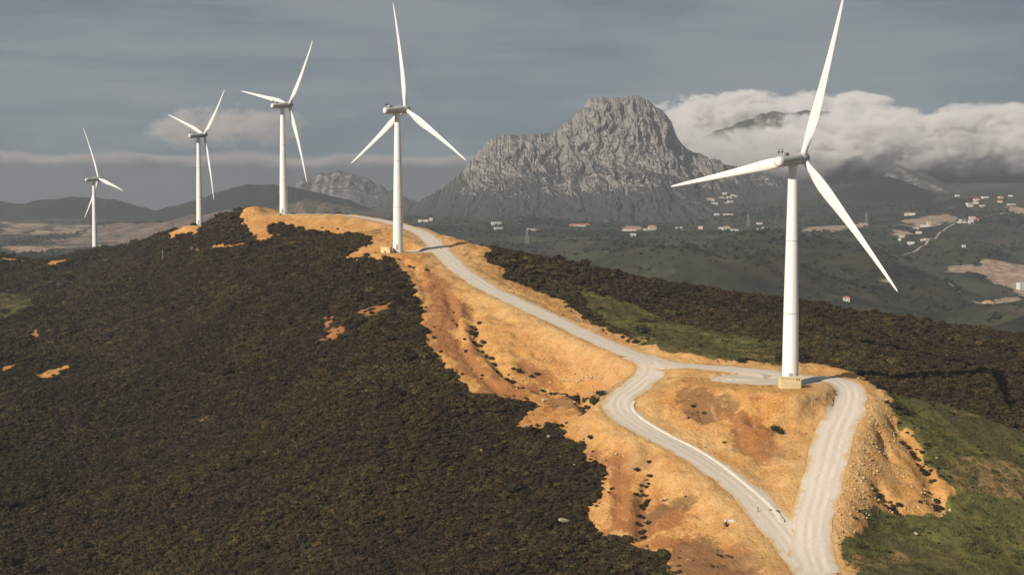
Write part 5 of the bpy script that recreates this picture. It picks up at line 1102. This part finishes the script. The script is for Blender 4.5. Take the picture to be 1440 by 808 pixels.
for i, ((x, y, z), w, n, st) in enumerate(HOUSES):
    o = house(i, x, y, w, n, st)
    if i in HL: tag(o, HL[i], 'house', 'houses in the valley')
    else:
        for lo, hi, what, where in ((7, 9, 'tiny white shed', 'on the valley road left of the white block'), (9, 17, 'small house', 'beside the valley road left of the nearest tower'), (17, 28, 'white house', 'in the small hillside hamlet'),
                                    (28, 31, 'small white house', 'far behind the second turbine'), (31, 44, 'house', 'in the upper part of the right hand village'), (44, 49, 'house', 'in the row right of the orange cutting'), (49, 59, 'small house', 'scattered below the orange cutting')):
            if lo <= i < hi:
                same = [HOUSES[k] for k in range(lo, hi) if k not in HL and (HOUSES[k][3] == 'red') == (st == 'red')]
                if st == 'red': what = 'red roofed house'
                q = (rank(same, HOUSES[i], lambda h: h[0][0] / h[0][1]) + ' ' + what + ' from the left ') if len(same) > 1 else what + ' '
                tag(o, q + where, 'house', 'houses ' + where)
def bar(a, b, r=.18):
    a = Vector(a); b = Vector(b); q = (b - a).to_track_quat('Z', 'Y'); L_ = (b - a).length; v, f = lathe([(r, 0), (r, L_)], 4)
    return [tuple(a + q @ Vector(p)) for p in v], f
def pylon_parts():
    H, B, T_ = 30., 3.2, .6; legs = [bar((sx * B, sy * B, -3), (sx * T_, sy * T_, H)) for sx in (-1, 1) for sy in (-1, 1)]; br = []
    for k in range(7):
        a = B + (T_ - B) * k / 7; b = B + (T_ - B) * (k + 1) / 7; z0 = H * k / 7; z1 = H * (k + 1) / 7
        for s in (-1, 1): br += [bar((-a, s * a, z0), (b, s * b, z1), .1), bar((a, s * a, z0), (-b, s * b, z1), .1), bar((s * a, -a, z0), (s * b, b, z1), .1)]
    arms = [bar((-w, 0, z), (w, 0, z), .16) for w, z in ((5.5, 21), (4.6, 25), (3.6, 29))]
    return legs, br, arms
lg, br, ar = pylon_parts(); lgm = [mesh('leg', *q, M['door']) for q in lg]; brm = mesh('bracing', *join(br), M['door']); arm = [mesh('cross_arm', *q, M['door']) for q in ar]
for i, (x, y, z) in enumerate(PYLONS):
    z = float(valley(np.array([x]), np.array([y]))[0]); o = empty('lattice_pylon', (x, y, z), .3)
    for q in lgm: link('leg', q, o)
    link('bracing', brm, o)
    for q in arm: link('cross_arm', q, o)
    tag(o, ['faint grey lattice pylon in the valley below the long red roofed building', 'faint grey lattice pylon by the road left of the nearest tower', 'faint grey lattice pylon at the right of the dark foothill'][i], 'pylon')

# =====================================================================  clouds on the massif, and the air
def m_cloud(name, dens, nscale, thr, soft, lo=0.0, seed=0.0, colr=(0.99, 0.985, 0.98)):
    m = bpy.data.materials.new(name); m.use_nodes = True; nt = m.node_tree; nt.nodes.clear(); out = nd(nt, 'OutputMaterial')
    tcn = nd(nt, 'TexCoord'); g = tcn.outputs['Generated']; co = tcn.outputs['Object']
    c = nd(nt, 'VectorMath', {0: nd(nt, 'VectorMath', {0: g, 1: (.5, .5, .5)}, operation='SUBTRACT').outputs[0], 1: (2, 2, 2)}, operation='MULTIPLY').outputs[0]
    sp = nd(nt, 'SeparateXYZ', {0: c}); p4 = lambda q, e: mth(nt, 'POWER', mth(nt, 'ABSOLUTE', q), e)
    r = mth(nt, 'ADD', mth(nt, 'ADD', p4(sp.outputs[0], 4.0), p4(sp.outputs[1], 2.0)), p4(sp.outputs[2], 2.0))
    off = nd(nt, 'VectorMath', {0: vscale(nt, co, (1, 1, 1.7)), 1: (seed * 311.0, seed * 57.0, seed * 91.0)}, operation='ADD').outputs[0]
    nz = mth(nt, 'ADD', mth(nt, 'MULTIPLY', noi(nt, off, nscale * 0.6, 3, 0.5, 0.3), 0.62), mth(nt, 'MULTIPLY', noi(nt, off, nscale * 2.2, 6, 0.6, 0.5), 0.38))
    sh = mth(nt, 'ADD', mth(nt, 'MULTIPLY', mth(nt, 'SUBTRACT', 1.0, r), 0.75), mth(nt, 'MULTIPLY', mth(nt, 'SUBTRACT', nz, 0.5), 2.3))
    dv = mth(nt, 'MULTIPLY', mth(nt, 'MULTIPLY', maprange(nt, sh, thr, thr + soft), dens), maprange(nt, r, 1.0, 0.8))
    z = nd(nt, 'SeparateXYZ', {0: g}).outputs[2]
    dv = mth(nt, 'MULTIPLY', dv, maprange(nt, z, 0.0, 0.42, lo, 1.0))
    v = nd(nt, 'VolumePrincipled', {'Color': (*colr, 1), 'Density': dv, 'Anisotropy': 0.0})
    nt.links.new(v.outputs[0], out.inputs['Volume']); m.cycles.volume_step_rate = 0.35
    return m
def cloud(cx, cy_, cz, rx, ry, rz, mat, label, seed):
    bm = bmesh.new(); bmesh.ops.create_icosphere(bm, subdivisions=4, radius=1.0); me = bpy.data.meshes.new('cloud')
    for q in bm.verts:
        n_ = q.co.copy(); k_ = (abs(n_.x) ** 4 + n_.y ** 2 + n_.z ** 2) ** -0.25; q.co = Vector((max(-1, min(1, n_.x * k_)) * rx, max(-1, min(1, n_.y * k_)) * ry, max(-1, min(1, n_.z * k_)) * rz))
    bm.to_mesh(me); bm.free(); me.materials.append(mat); o = link('cloud', me, None, (cx, cy_, cz)); tag(o, label, 'cloud'); return o
for (cx, cy_, cz, rx, ry, rz, dens, ns, thr, soft, lo, lab) in MASSIF_CLOUDS:
    cloud(cx, cy_, cz, rx, ry, rz, m_cloud('cloud_vapour', dens, ns, thr, soft, lo, cx * .01, (0.80, 0.74, 0.71) if cx < 0 else (0.91, 0.89, 0.88)), lab, 0)

bmh = bmesh.new(); bmesh.ops.create_cube(bmh, size=1.0); hme = bpy.data.meshes.new('haze'); bmh.to_mesh(hme); bmh.free()
mh = bpy.data.materials.new('haze_air'); mh.use_nodes = True; nt = mh.node_tree; nt.nodes.clear()
hv = nd(nt, 'VolumePrincipled', {'Color': (0.80, 0.86, 0.93, 1), 'Density': 0.000078, 'Anisotropy': 0.15}); nt.links.new(hv.outputs[0], nd(nt, 'OutputMaterial').inputs['Volume'])
mh.cycles.homogeneous_volume = True
hme.materials.append(mh); hz = link('haze', hme, None, (0, (4745 - 420) / 2, (500 - 190) / 2)); hz.scale = (5600, 4745 + 420, 690); tag(hz, kind='stuff')
